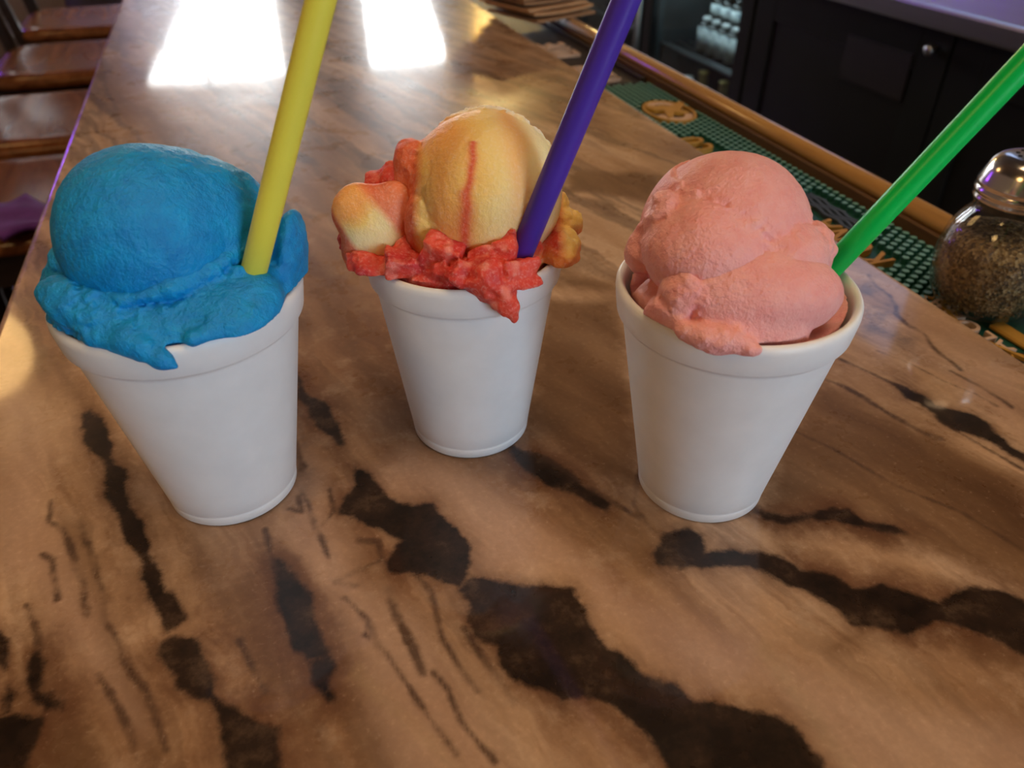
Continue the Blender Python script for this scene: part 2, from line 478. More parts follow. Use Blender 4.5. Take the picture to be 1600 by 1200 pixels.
def window(name, x0, x1, z0, z1, y, inward, glow, nx=2, bars=()):
    w = struct(empty(name, ((x0 + x1) / 2, y, z0)))
    hx = (x1 - x0) / 2; hz = z1 - z0; t = 0.05; d = 0.04 * inward
    lo, hi = min(-d, d), max(-d, d)
    for nm, a, b in (('window_frame', (-hx, lo, 0), (-hx + t, hi, hz)), ('window_frame', (hx - t, lo, 0), (hx, hi, hz)),
                     ('window_frame', (-hx + t, lo, 0), (hx - t, hi, t)), ('window_frame', (-hx + t, lo, hz - t), (hx - t, hi, hz))):
        box(nm, a, b, M['trim'], w, 0.004, 1)
    cols = [-hx + t + (2 * hx - 2 * t) * i / nx for i in range(nx + 1)]
    rows = [t] + [b - z0 for b in bars] + [hz - t]
    for i in range(nx - 1):
        box('mullion', (cols[i+1] - 0.012, lo * 0.6, t), (cols[i+1] + 0.012, hi * 0.6, hz - t), M['trim'], w)
    for b in rows[1:-1]:
        box('mullion', (-hx + t, lo * 0.6, b - 0.012), (hx - t, hi * 0.6, b + 0.012), M['trim'], w)
    for i in range(nx):
        for r0, r1 in zip(rows, rows[1:]):
            box('pane', (cols[i] + 0.012, -0.004, r0 + 0.012), (cols[i+1] - 0.012, 0.004, r1 - 0.012), glow, w)
    return w
FW = [(-0.75, 0.33, 0.75, 2.25), (0.78, 1.42, 0.75, 2.25)]
RW = [(0.75, 2.45, 0.85, 2.5)]
wall_y('wall_far', Y1, 0.10, FW)
wall_y('wall_rear', Y0 - 0.10, 0.10, RW)
window('window_1', *FW[0], Y1 + 0.05, -1, M['day_far'], 2, (2.0,))
window('window_2', *FW[1], Y1 + 0.05, -1, M['day_far'], 1, (2.0,))
window('window_3', *RW[0], Y0 - 0.05, 1, M['day_rear'], 3, (1.9,))
# pale yellow stretch of the far wall with its lamp
struct(box('trim_1', (1.56, Y1 - 0.03, 0.0), (2.25, Y1, 2.22), M['yellow_wall']))
wl = empty('wall_lamp', (1.70, Y1 - 0.03, 2.08), 0, 'warm glowing wall lamp on the pale yellow far wall', 'lamp')
box('back_plate', (-0.05, -0.02, -0.06), (0.05, 0, 0.10), M['dark_metal'], wl, 0.006)
tube('arm', (0, -0.015, 0.0), (0, -0.10, -0.02), 0.009, M['dark_metal'], wl)
lathe('bulb', [(0, -0.045), (0.026, -0.035), (0.042, 0.0), (0.044, 0.03), (0.034, 0.065), (0.018, 0.10), (0, 0.115)], M['wall_bulb'], wl, 24, loc=(0, -0.10, 0.02))
# curtains added to slant the mirrored light of the far windows
def curtain(label, material, inner, outer, rod):
    """inner(z): edge over the window, outer: gathered side"""
    nz, nx = 30, 40; verts, faces = [], []
    for j in range(nz + 1):
        z = 0.35 + 2.05 * j / nz
        xin = inner(z)
        for i in range(nx + 1):
            u = i / nx; x = xin + (outer - xin) * u
            verts.append((x, Y1 - 0.10 + 0.028 * math.sin(u * 26 + z * 0.6), z))
    for j in range(nz):
        for i in range(nx):
            a = j * (nx + 1) + i; faces.append((a, a + 1, a + nx + 2, a + nx + 1))
    me = bpy.data.meshes.new('cloth'); me.from_pydata(verts, [], faces)
    e = empty('curtain', (0, 0, 0), 0, label, 'curtain')
    o = link_mesh('cloth', me, material, e, True)
    md = o.modifiers.new('thick', 'SOLIDIFY'); md.thickness = 0.004
    tube('curtain_rod', (rod[0], Y1 - 0.10, 2.42), (rod[1], Y1 - 0.10, 2.42), 0.012, M['dark_metal'], e)
    for x in (rod[0] + 0.02, rod[1] - 0.02): tube('rod_bracket', (x, Y1, 2.42), (x, Y1 - 0.10, 2.42), 0.008, M['dark_metal'], e)
curtain('brown curtain added to slant the mirrored light of the right far window', M['curtain'], lambda z: 0.93 + 0.45 * max(0, min(1, (z - 0.9) / 1.3)), 1.53, (0.72, 1.56))
curtain('sheer lilac curtain added to slant the mirrored light of the left far window', M['sheer'], lambda z: 0.10 - 0.74 * max(0, min(1, (z - 1.3) / 0.95)), -0.88, (-0.92, 0.46))
# warm pendant lamps
def pendant(loc, label):
    p = empty('pendant_lamp', (loc[0], loc[1], ZC), 0, label, 'lamp', 'warm pendant lamps')
    dz = loc[2] - ZC
    lathe('ceiling_rose', [(0, 0), (0.05, 0), (0.05, -0.015), (0.02, -0.03), (0, -0.03)], M['dark_metal'], p, 24)
    tube('cord', (0, 0, -0.02), (0, 0, dz + 0.20), 0.004, M['dark_metal'], p, n=8)
    lathe('cap', [(0, dz + 0.22), (0.03, dz + 0.215), (0.045, dz + 0.15), (0.042, dz + 0.142), (0, dz + 0.142)], M['dark_metal'], p, 24)
    lathe('globe', [(0, dz - 0.15)] + [(0.15 * math.cos(a), dz + 0.15 * math.sin(a)) for a in np.radians(np.linspace(-80, 75, 16))], M['bulb'], p, 32)
    return p
pendant((-0.93, 2.38, 2.15), 'warm globe pendant lamp mirrored at the left edge of the bar top')
pendant((-0.95, -0.10, 2.0), 'warm globe pendant lamp hanging left behind the photographer')
pendant((1.0, -0.9, 2.3), 'warm globe pendant lamp hanging right behind the photographer')
cl = empty('added_ceiling_light', (0.15, 0.05, ZC), 0, 'unseen warm ceiling panel added to brighten the bar top', 'lamp')  # unseen panel, added to throw warm light down on the marble
box('frame', (-0.34, -0.64, -0.05), (0.34, 0.64, 0), M['trim'], cl, 0.005)
box('diffuser', (-0.31, -0.61, -0.056), (0.31, 0.61, -0.048), M['added_warm_panel'], cl)
tv = empty('television', (X1, 2.7, 2.2), 0, 'bluish glowing wall television high above the back counter', 'television')
box('wall_mount', (-0.05, -0.15, 0.15), (0, 0.15, 0.45), M['dark_metal'], tv)
box('housing', (-0.09, -0.53, 0.0), (-0.05, 0.53, 0.60), M['black2'], tv, 0.006)
box('screen', (-0.094, -0.505, 0.025), (-0.089, 0.505, 0.575), M['screen'], tv)
nn = empty('neon_light', (-1.9, Y1, 1.70), 0, 'purple neon tube light on the far wall', 'lamp')
box('back_plate', (-0.30, -0.02, -0.10), (0.30, 0, 0.10), M['dark_metal'], nn)
for z in (-0.05, 0.05):
    tube('neon_tube', (-0.26, -0.05, z), (0.26, -0.05, z), 0.020, M['neon'], nn)
    for x in (-0.2, 0.2): tube('holder', (x, -0.01, z), (x, -0.05, z), 0.008, M['dark_metal'], nn)

# ------------------------------------------------------------------ the bar
XL, XR = -0.150, 0.345          # edges of the marble
BY0, BY1 = -1.1, 2.6
bar = empty('bar_counter', (0, 0, 0), 0, 'long bar counter with a polished brown veined marble top', 'bar')

# --- veining: outlines on the slab surface, millimetres (x across the bar, y along it)
#PATCHES-BEGIN
DARK = [[(-98,324),(-94,304),(-90,294),(-84,282),(-84,272),(-83,265),(-79,253),(-77,248),(-74,235),(-70,228),(-67,216),(-64,203),(-60,193),(-59,188),(-55,190),(-54,192),(-55,199),(-57,205),(-60,206),(-62,216),(-66,229),(-68,239),(-73,251),(-75,260),(-77,267),(-76,272),(-77,276),(-82,282),(-84,297),(-90,318),(-95,326)],
    [(-60,183),(-57,185),(-51,183),(-48,178),(-46,170),(-45,166),(-45,161),(-45,158),(-50,161),(-54,165),(-56,170),(-60,179)],
    [(-45,159),(-44,157),(-41,154),(-35,149),(-32,145),(-26,142),(-27,133),(-28,125),(-40,129),(-42,144)],
    [(-21,208),(-18,203),(-12,188),(-11,179),(-10,168),(-8,157),(-10,156),(-11,162),(-15,163),(-20,169),(-21,177),(-22,186),(-22,200)],
    [(-13,162),(-10,159),(-11,151),(-9,145),(-11,146),(-14,152)],
    [(4,225),(13,239),(14,249),(19,243),(24,226),(32,219),(40,218),(43,205),(48,193),(43,179),(39,176),(32,182),(25,187),(17,190),(16,195),(25,203),(22,207),(17,213),(10,218)],
    [(39,174),(44,177),(57,169),(67,166),(76,162),(77,154),(76,145),(78,137),(82,131),(84,123),(92,117),(94,110),(102,106),(109,103),(116,98),(120,92),(121,82),(116,70),(83,81),(80,90),(76,106),(72,116),(64,123),(57,122),(53,129),(45,134),(43,140),(45,148),(38,153),(37,163),(40,165)],
    [(112,167),(120,174),(129,174),(132,169),(129,161),(136,160),(147,155),(155,149),(159,142),(167,137),(170,130),(181,128),(188,121),(195,116),(211,117),(220,112),(225,103),(208,88),(201,99),(194,106),(188,110),(175,108),(168,113),(161,119),(159,127),(155,134),(148,142),(141,151),(128,155),(117,158),(111,162)],
    [(159,174),(168,168),(181,166),(194,163),(196,156),(206,150),(207,145),(198,150),(192,155),(185,161),(169,164),(160,169)],
    [(269,225),(273,221),(275,215),(276,206),(280,201),(286,195),(288,189),(286,183),(287,177),(285,171),(287,166),(283,161),(281,170),(280,177),(276,183),(272,188),(269,194),(271,201),(270,205),(269,211),(267,215)],
    [(-2,322),(1,306),(8,298),(10,287),(13,271),(11,264),(8,269),(2,283),(0,295),(-3,307)],
    [(-99,192),(-97,188),(-95,177),(-88,172),(-88,168),(-93,169),(-97,174),(-100,183)],
    [(-114,205),(-111,204),(-108,200),(-107,190),(-112,194)],
    [(-105,182),(-103,180),(-103,172),(-105,172)],
    [(-109,172),(-101,171),(-96,169),(-93,167),(-94,161),(-96,157),(-96,148),(-105,151)],
    [(81,242),(90,230),(98,218),(101,206),(107,196),(103,192),(97,203),(87,213),(83,223),(78,237)]]
BROWN = [[(-102,256),(-97,249),(-90,227),(-87,218),(-84,202),(-80,181),(-74,168),(-68,154),(-65,141),(-56,139),(-61,154),(-65,167),(-72,182),(-79,210),(-83,221),(-92,252)],
    [(-41,205),(-29,203),(-22,183),(-21,157),(-28,150),(-35,166)],
    [(-104,210),(-100,198),(-94,181),(-87,168),(-95,172),(-102,189)],
    [(-2,144),(5,139),(8,117),(-1,114),(-4,129)],
    [(-97,348),(-85,313),(-72,265),(-64,234),(-70,239),(-81,276),(-91,306)],
    [(81,242),(91,234),(102,220),(108,200),(113,189),(119,178),(111,165),(105,160),(94,170),(88,186),(87,207),(81,218),(75,225)],
    [(50,243),(65,241),(81,242),(98,218),(112,194),(116,183),(109,168),(103,186),(92,205),(80,211),(72,221),(59,234)],
    [(137,354),(175,341),(158,286),(122,201),(108,214),(98,239),(97,262),(113,301)],
    [(190,208),(238,237),(255,200),(271,152),(236,108),(215,128),(188,150),(163,172)],
    [(219,525),(233,532),(253,520),(278,512),(286,500),(277,481),(256,463),(243,472),(227,489),(207,496)],
    [(153,379),(171,370),(184,358),(181,351),(166,358),(150,367)],
    [(-121,387),(-111,360),(-108,344),(-98,324),(-95,326),(-99,345),(-107,358),(-118,388)],
    [(-3,192),(2,169),(7,148),(8,132),(-1,150),(-5,172)],
    [(148,112),(168,112),(186,103),(199,84),(205,89),(194,111),(173,118)],
    [(-51,232),(-34,195),(-25,161),(-32,156),(-40,183),(-51,210)],
    [(-108,188),(-97,182),(-82,166),(-70,143),(-81,135),(-111,145)]]
BROWN_LINES = [([(17,409),(24,361),(28,334),(34,310),(39,289),(42,276)], 5.0, 3.0),
    ([(7,388),(10,361),(3,372)], 4, 3),
    ([(223,239),(228,221),(238,206),(241,196),(247,189),(253,177)], 2.0, 2.5)]
PALE = [[(9,239),(38,254),(51,237),(69,207),(81,182),(92,159),(107,140),(125,121),(141,103),(157,86),(190,67),(173,51),(121,68),(124,89),(119,105),(99,117),(89,133),(82,154),(79,170),(59,176),(48,183),(48,196),(41,220),(22,226)],
    [(-142,386),(-115,333),(-106,269),(-90,223),(-80,202),(-70,173),(-63,151),(-77,171),(-90,192),(-104,222),(-116,231)],
    [(-6,268),(0,250),(5,214),(6,191),(20,169),(27,146),(32,119),(33,98),(6,107),(0,134),(-4,154),(-5,177),(-13,203),(-18,218)],
    [(336,320),(339,287),(333,211),(294,174),(294,202),(295,241),(316,280)]]
COOL = [[(288,277),(301,274),(304,266),(308,255),(303,247),(297,252),(294,261),(287,270)],
    [(316,318),(327,314),(321,286),(305,270),(282,264),(300,292)],
    [(-5,317),(-3,296),(-2,258),(-7,232),(-9,252)],
    [(47,168),(58,174),(66,162),(55,144),(48,149)]]
LINES = [([(15,182),(15,171),(18,154),(19,146)], 1.2, 0.8),
    ([(0,183),(6,171),(7,160)], 0.2, 0.6),
    ([(36,158),(38,147),(41,136),(43,127)], 0.8, 0.6),
    ([(-10,247),(-6,256),(-8,265)], 0.9, 0.4),
    ([(-14,233),(-10,230),(-10,239)], 0.6, 0.6),
    ([(-7,229),(-6,221),(-4,210),(-3,203)], 0.3, 0.2),
    ([(240,240),(245,232),(248,221),(250,211),(253,201),(255,193),(260,186)], 0.7, 0.5),
    ([(331,321),(326,309),(326,297),(321,286),(315,279),(313,267),(315,258),(310,245),(309,238),(309,230),(308,225)], 0.7, 0.6),
    ([(303,226),(306,213),(308,200),(308,194)], 0.1, 0.4),
    ([(258,252),(262,243),(266,233),(270,223)], 0.5, 0.2),
    ([(281,252),(289,237),(293,221),(300,207),(302,197)], -0.2, -0.1),
    ([(-104,268),(-103,256),(-97,249),(-92,234),(-90,227),(-87,218),(-86,208),(-84,202)], 0.3, 0.4),
    ([(-92,252),(-86,233),(-83,221),(-79,210),(-79,199),(-75,192),(-72,182),(-68,173),(-64,167),(-61,156),(-58,145)], 0.5, 0.3),
    ([(-79,178),(-74,168),(-71,161),(-68,154),(-66,145)], 0.2, 0.4),
    ([(-103,238),(-99,234)], 0.5, 0.7),
    ([(-99,233),(-95,214)], 0.5, 0.1),
    ([(-105,215),(-101,205),(-98,193)], 0.1, 0.6),
    ([(-24,225),(-23,211),(-22,203)], 0.3, 0.6),
    ([(-36,177),(-32,163),(-29,155)], 0.3, 0.1),
    ([(9,208),(16,205),(15,196),(4,193),(-2,191),(4,187)], 0.3, 0.5),
    ([(26,184),(29,176),(28,156),(31,142),(34,134)], 0.0, 0.3),
    ([(4,166),(9,157),(14,141),(18,128),(22,117)], -0.1, 0.2),
    ([(22,145),(25,137),(26,126),(32,111)], 0.4, 0.1),
    ([(80,240),(91,230),(103,205),(114,185)], 0.3, 0.8),
    ([(269,196),(274,175),(278,159)], 0.0, 0.2),
    ([(198,219),(211,196),(221,168),(235,148),(242,125)], 0.0, 0.1),
    ([(127,211),(115,192),(116,177)], 0.0, 0.3),
    ([(-8,273),(-7,259),(-10,246),(-7,234),(-6,222)], 0.6, 0.2),
    ([(2,239),(2,226),(-3,220)], 0.2, 0.1)]
#PATCHES-END

def seg_dist(P, a, b):
    ab = b - a; t = np.clip(((P - a) @ ab) / max(ab @ ab, 1e-9), 0, 1)
    return np.hypot(*(P - (a + t[:, None] * ab)).T)

def sd_polygon(P, poly):
    q = np.array(poly, float); d = np.full(len(P), 1e9); ins = np.zeros(len(P), bool)
    for i in range(len(q)):
        a, b = q[i], q[(i + 1) % len(q)]
        d = np.minimum(d, seg_dist(P, a, b))
        if a[1] != b[1]:
            c = (a[1] > P[:, 1]) != (b[1] > P[:, 1])
            xi = a[0] + (P[:, 1] - a[1]) * (b[0] - a[0]) / (b[1] - a[1])
            ins ^= c & (P[:, 0] < xi)
    return np.where(ins, -d, d)

def sd_line(P, pts, w0, w1):
    q = np.array(pts, float); d = np.full(len(P), 1e9); n = len(q) - 1
    for i in range(n):
        w = w0 + (w1 - w0) * (i + 0.5) / n
        d = np.minimum(d, seg_dist(P, q[i], q[i+1]) - w)
    return d

def marble_slab():
    th, ed = 0.034, 0.004
    xs = np.linspace(XL + ed, XR - ed, 530)
    ys = np.concatenate([np.linspace(BY0, 0.03, 30, endpoint=False), np.arange(0.03, 0.09, 0.002), np.arange(0.09, 0.34, 0.00095), np.arange(0.34, 0.62, 0.0018), np.arange(0.62, 1.1, 0.006), np.linspace(1.1, BY1, 60)])
    gx, gy = np.meshgrid(xs, ys); nx, ny = len(xs), len(ys)
    top = np.stack([gx.ravel(), gy.ravel(), np.full(gx.size, ZB)], 1)
    idx = np.arange(nx * ny).reshape(ny, nx)
    quads = np.stack([idx[:-1, :-1], idx[:-1, 1:], idx[1:, 1:], idx[1:, :-1]], -1).reshape(-1, 4).tolist()
    verts = top.tolist()
    def strip(col, sign):
        prev = idx[:, col]
        for k in range(1, 6):                       # rounded nose down to the underside
            a = math.pi / 2 * k / 4
            if k <= 4: x = top[prev[0], 0] if k == 0 else (xs[col] + sign * ed * math.sin(a)); z = ZB - ed + ed * math.cos(a)
            else: x = xs[col] + sign * ed; z = ZB - th
            new = np.arange(len(verts), len(verts) + ny)
            verts.extend([[x, y, z] for y in ys])
            for j in range(ny - 1):
                quads.append([int(prev[j]), int(prev[j+1]), int(new[j+1]), int(new[j])])
            prev = new
        return prev
    L = strip(0, -1); R = strip(-1, 1)
    for j in range(ny - 1): quads.append([int(L[j]), int(L[j+1]), int(R[j+1]), int(R[j])])
    me = bpy.data.meshes.new('marble_top'); me.from_pydata(verts, [], quads)
    bm = bmesh.new(); bm.from_mesh(me); bmesh.ops.recalc_face_normals(bm, faces=bm.faces); bm.to_mesh(me); bm.free()
    V = np.array(verts)[:, :2] * 1000
    def put(nm, arr):
        at = me.attributes.new(nm, 'FLOAT', 'POINT'); at.data.foreach_set('value', np.asarray(arr, np.float32))
    near = (V[:, 1] > 20) & (V[:, 1] < 640); Pn = V[near]
    def field(polys, lines=()):
        out = np.full(len(V), 60.0); d = np.full(len(Pn), 60.0)
        for p in polys: d = np.minimum(d, sd_polygon(Pn, p))
        for pts, a, b in lines: d = np.minimum(d, sd_line(Pn, pts, a, b))
        out[near] = d; return out
    put('sd_dark', field(DARK)); put('sd_brown', field(BROWN, BROWN_LINES)); put('sd_pale', field(PALE))
    put('sd_cool', field(COOL)); put('d_line', field([], LINES))
    f = np.clip((V[:, 1] - 330) / 120, 0, 1); f = np.maximum(f, np.clip((40 - V[:, 1]) / 60, 0, 1))
    put('free', f)
    return link_mesh('marble_top', me, M['marble'], bar, True)
marble_slab()
box('front_panel', (XL + 0.16, BY0 + 0.02, 0.0), (XL + 0.20, BY1 - 0.02, ZB - 0.034), M['panel_wood'], bar)
box('rear_panel', (XR + 0.02, BY0 + 0.02, 0.0), (XR + 0.05, BY1 - 0.02, ZB - 0.036), M['panel_wood'], bar)
TR = -0.020      # trough floor below the bar top
box('drip_trough', (XR - 0.012, BY0, ZB - 0.036), (0.430, BY1, ZB + TR), M['rubber_dark'], bar)
rail = [(0.4235, -0.0060), (0.4225, -0.0035), (0.4228, -0.0005), (0.4245, 0.0024), (0.4275, 0.0044),
        (0.431, 0.0050), (0.4345, 0.0040), (0.4372, 0.0015), (0.4382, -0.003), (0.4375, -0.0060)]
o = extrude_profile('rail', [(x, ZB + z) for x, z in rail], BY0, BY1, M['rail_wood'], bar, False, 1)
for p in o.data.polygons: p.use_smooth = len(p.vertices) == 4
box('rail_base', (0.4205, BY0, ZB - 0.036), (0.4375, BY1, ZB - 0.0060), M['rail_base'], bar, 0.001, 1)

# ------------------------------------------------------------------ bar mats in the trough
MZ = ZB + TR                       # mats lie on the trough floor
MT = 0.006                         # pad thickness
SH = 0.0045                        # stud height
mx0, mx1 = 0.3475, 0.4195
def place_text(word, parent, y, xtop, size, depth, material, z, spacing=1.06, squeeze=1.0):
    """letters read from behind the bar: they run away from the camera, tops towards the marble"""
    for ch in word:
        if ch == ' ':
            y += size * 0.38; continue
        me = text_mesh(ch, size, depth)
        xs = [v.co.x for v in me.vertices]; ys = [v.co.y for v in me.vertices]
        w = (max(xs) - min(xs)) * squeeze; x0 = min(xs)
        for v in me.vertices:
            lx, ly, lz = (v.co.x - x0) * squeeze, v.co.y, v.co.z
            v.co = (-ly, lx, lz + depth / 2)
        cap = 0.72 * size
        o = link_mesh('letter', me, material, parent, False, (xtop + cap, y, z))
        o['label'] = 'raised letter ' + ch
        y += w + size * 0.10 * spacing
    return y

gm = empty('bar_mat', (0, 0, 0), 0, 'green rubber bar mat with round studs and golden letters', 'bar mat')
gy0, gy1 = 0.195, 0.775
box('pad', (mx0, gy0, MZ), (mx1, gy1, MZ + MT), M['rubber_green'], gm, 0.001, 1)
ZP = MZ + MT
def ellipse(cx, cy, rx, ry, n=36, a0=0, a1=360):
    return [(cx + rx * math.cos(math.radians(a0 + (a1 - a0) * i / n)), cy + ry * math.sin(math.radians(a0 + (a1 - a0) * i / n))) for i in range(n + (0 if a1 - a0 == 360 else 1))]
def ring(name, cx, cy, rx, ry, w, z0, z1, material, parent, a0=0, a1=360, n=40):
    full = (a1 - a0 == 360)
    o_, i_ = ellipse(cx, cy, rx, ry, n, a0, a1), ellipse(cx, cy, rx - w, ry - w, n, a0, a1)
    bm = bmesh.new(); k = len(o_)
    L = [[bm.verts.new((x, y, z)) for x, y in pts] for pts, z in ((o_, z0), (o_, z1), (i_, z1), (i_, z0))]
    for j in range(4):
        A, B = L[j], L[(j + 1) % 4]
        for i in range(k if full else k - 1): bm.faces.new((A[i], A[(i+1) % k], B[(i+1) % k], B[i]))
    if not full:
        for e in (0, k - 1): bm.faces.new([L[j][e] for j in range(4)])
    return from_bm(name, bm, material, parent)
# emblem at the far end of the mat
ec = (0.385, 0.672)
em = empty('emblem', (0, 0, 0)); em.parent = gm
ring('emblem_rim', *ec, 0.0235, 0.034, 0.0028, ZP, ZP + 0.0052, M['letter_gold'], em)
prism('emblem_field', ellipse(*ec, 0.0208, 0.0312), ZP, ZP + 0.0022, M['rubber_blue'], em)
ring('emblem_band', *ec, 0.0195, 0.0300, 0.0075, ZP + 0.0022, ZP + 0.0048, M['letter_peach'], em, 20, 150)
ring('emblem_band', *ec, 0.0195, 0.0300, 0.0075, ZP + 0.0022, ZP + 0.0048, M['letter_peach'], em, 200, 330)
fig = [(-0.017, 0.020), (-0.008, 0.013), (-0.001, 0.016), (0.004, 0.010), (0.012, 0.012), (0.022, 0.022), (0.024, 0.014), (0.014, 0.001), (0.009, -0.004),
       (0.015, -0.012), (0.008, -0.013), (0.001, -0.008), (-0.006, -0.019), (-0.012, -0.021), (-0.009, -0.010), (-0.006, -0.001), (-0.014, 0.004), (-0.018, 0.012)]
prism('emblem_figure', [(ec[0] + x, ec[1] + y) for x, y in fig], ZP + 0.0022, ZP + 0.0062, M['letter_gold'], em)
# crest at the near end, under the shaker
nc = (0.386, 0.262)
ns = empty('crest', (0, 0, 0)); ns.parent = gm
ring('crest_rim', *nc, 0.036, 0.043, 0.0022, ZP, ZP + 0.0052, M['letter_gold'], ns, n=8)
prism('crest_field', ellipse(*nc, 0.0338, 0.0408, 8), ZP, ZP + 0.0015, M['rubber_green'], ns)
for yy in (0.2275, 0.2905):
    prism('crest_panel', [(0.3525, yy - 0.011), (0.3665, yy - 0.011), (0.3675, yy + 0.011), (0.3525, yy + 0.011)], ZP + 0.0015, ZP + 0.0032, M['rubber_dark'], ns)
    ring('panel_rim', 0.3600, yy, 0.0095, 0.0135, 0.0014, ZP + 0.0015, ZP + 0.0045, M['letter_gold'], ns, n=4)
box('crest_bar', (0.371, 0.236, ZP + 0.0015), (0.381, 0.266, ZP + 0.0045), M['letter_gold'], ns, 0.001, 1)
place_text('ALOHA', ns, 0.240, 0.352, 0.016, 0.0035, M['letter_peach'], ZP + 0.0015)
# golden lettering
place_text('KONA', gm, 0.346, 0.3505, 0.0335, 0.0048, M['letter_gold'], ZP, 1.0, 0.62)
place_text('BREWING', gm, 0.434, 0.3505, 0.0335, 0.0048, M['letter_gold'], ZP, 1.0, 0.62)
place_text('CO', gm, 0.566, 0.3505, 0.0335, 0.0048, M['letter_gold'], ZP, 1.0, 0.62)
# slate waves beside the A
for k in range(4):
    pts = []
    for i in range(25): y = 0.385 + 0.075 * i / 24; pts.append((0.3795 + 0.0042 * k + 0.0012 * math.sin(i * 0.9 + k), y))
    pts += [(x + 0.0026, y) for x, y in reversed(pts)]
    prism('wave', pts, ZP, ZP + 0.0032, M['rubber_blue'], gm)
# studs
def stud_free(x, y):
    if ((x - ec[0]) / 0.0255) ** 2 + ((y - ec[1]) / 0.036) ** 2 < 1: return False
    if ((x - nc[0]) / 0.037) ** 2 + ((y - nc[1]) / 0.044) ** 2 < 1: return False
    if x < 0.3795 and (0.342 < y < 0.604): return False
    if x < 0.400 and 0.382 < y < 0.462: return False
    return True
prof = [(0.0025, 0), (0.0024, SH * 0.92), (0.0022, SH), (0, SH)]
stud_me = None; spots = []
row = 0; x = mx0 + 0.0042
while x < mx1 - 0.003:
    y = gy0 + 0.006 + (0.00375 if row % 2 else 0)
    while y < gy1 - 0.004:
        if stud_free(x, y): spots.append((x, y))
        y += 0.0075
    x += 0.0065; row += 1
spots.sort(key=lambda p: abs(p[1] - 0.325) + (0.2 if p[1] < 0.29 else 0))
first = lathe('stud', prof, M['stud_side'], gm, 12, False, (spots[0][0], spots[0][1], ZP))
first.data.materials.append(M['stud_green'])              # paler material on the top faces
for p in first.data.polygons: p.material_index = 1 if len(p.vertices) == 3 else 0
for x, y in spots[1:300]:
    o = bpy.data.objects.new('stud', first.data); C.objects.link(o); o.parent = gm; o.location = (x, y, ZP)
vs, fs = [], []
bv = [v.co.copy() for v in first.data.vertices]; bf = [tuple(p.vertices) for p in first.data.polygons]
for x, y in spots[300:]:
    k = len(vs); vs += [(x + v.x, y + v.y, ZP + v.z) for v in bv]; fs += [tuple(i + k for i in f) for f in bf]
me = bpy.data.meshes.new('far_studs'); me.from_pydata(vs, [], fs)
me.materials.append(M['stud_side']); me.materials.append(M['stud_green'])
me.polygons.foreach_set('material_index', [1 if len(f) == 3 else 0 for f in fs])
tag(link_mesh('far_studs', me, None, gm, False), kind='stuff')

dm = empty('bar_mat', (0, 0, 0), 0, 'dark rubber bar mat with large peach letters beyond the green mat', 'bar mat')
box('pad', (mx0, 0.79, MZ), (mx1, 1.30, MZ + MT), M['rubber_dark'], dm, 0.001, 1)
box('border', (mx1 - 0.006, 0.79, MZ + MT), (mx1, 1.30, MZ + MT + 0.004), M['rubber_dark'], dm, 0.001, 1)
place_text('MILLER', dm, 0.797, 0.353, 0.054, 0.004, M['letter_peach'], MZ + MT, 0.5, 0.36)
place_text('LITE', dm, 0.912, 0.353, 0.054, 0.004, M['letter_peach'], MZ + MT, 0.6, 0.62)

# ------------------------------------------------------------------ foam cups
def camxy(x, y):
    return (x * math.cos(YAW) + y * math.sin(YAW), -x * math.sin(YAW) + y * math.cos(YAW))
CUPS = [((-0.1130, 0.2311), 0.092, 0.04096, 0.0249, 0.0797),
        ((-0.0184, 0.2706), 0.0882, 0.03817, 0.0254, 0.0757),
        ((0.0766, 0.2327), 0.092, 0.04096, 0.0249, 0.0797)]
CUP_LABEL = ['white foam cup holding the blue sorbet', 'white foam cup holding the yellow and red swirl sorbet', 'white foam cup holding the pink sorbet']
def foam_cup(i):
    (cx, cy), H, Rt, Rb, zb = CUPS[i]
    X, Y = camxy(cx, cy)
    e = empty('foam_cup', (X, Y, ZB), -YAW, CUP_LABEL[i], 'cup', 'foam cups on the bar')
    rw = Rt - 0.0030                                   # wall just under the band
    def wr(z): return Rb + (rw - Rb) * (z - 0.004) / (zb - 0.004)
    prof = [(0, 0.0022), (Rb - 0.004, 0.0022), (Rb - 0.003, 0.0003), (Rb - 0.0012, 0.0001), (Rb - 0.0002, 0.0013), (Rb + 0.0001, 0.0042), (Rb + 0.0001, 0.0050), (wr(0.0054) - 0.0003, 0.0054), (wr(0.0062), 0.0060)]
    prof += [(wr(z), z) for z in np.linspace(0.012, zb - 0.002, 10)]
    prof += [(rw - 0.0002, zb - 0.0010), (rw + 0.0004, zb - 0.0002), (Rt - 0.0016, zb + 0.0004), (Rt - 0.0010, zb + 0.0014), (Rt - 0.0005, zb + 0.005), (Rt, H - 0.0034), (Rt - 0.0001, H - 0.0016), (Rt - 0.0007, H - 0.0005), (Rt - 0.0016, H), (Rt - 0.0026, H - 0.0006), (Rt - 0.0032, H - 0.002)]
    lip = Rt - 0.0034
    prof += [(lip - (lip - Rb + 0.002) * (H - 0.004 - z) / (H - 0.010), z) for z in np.linspace(H - 0.004, 0.007, 8)]
    prof += [(0, 0.0065)]
    body = lathe('cup_body', prof, M['foam'], e, 128)
    return e
for i in range(3): foam_cup(i)

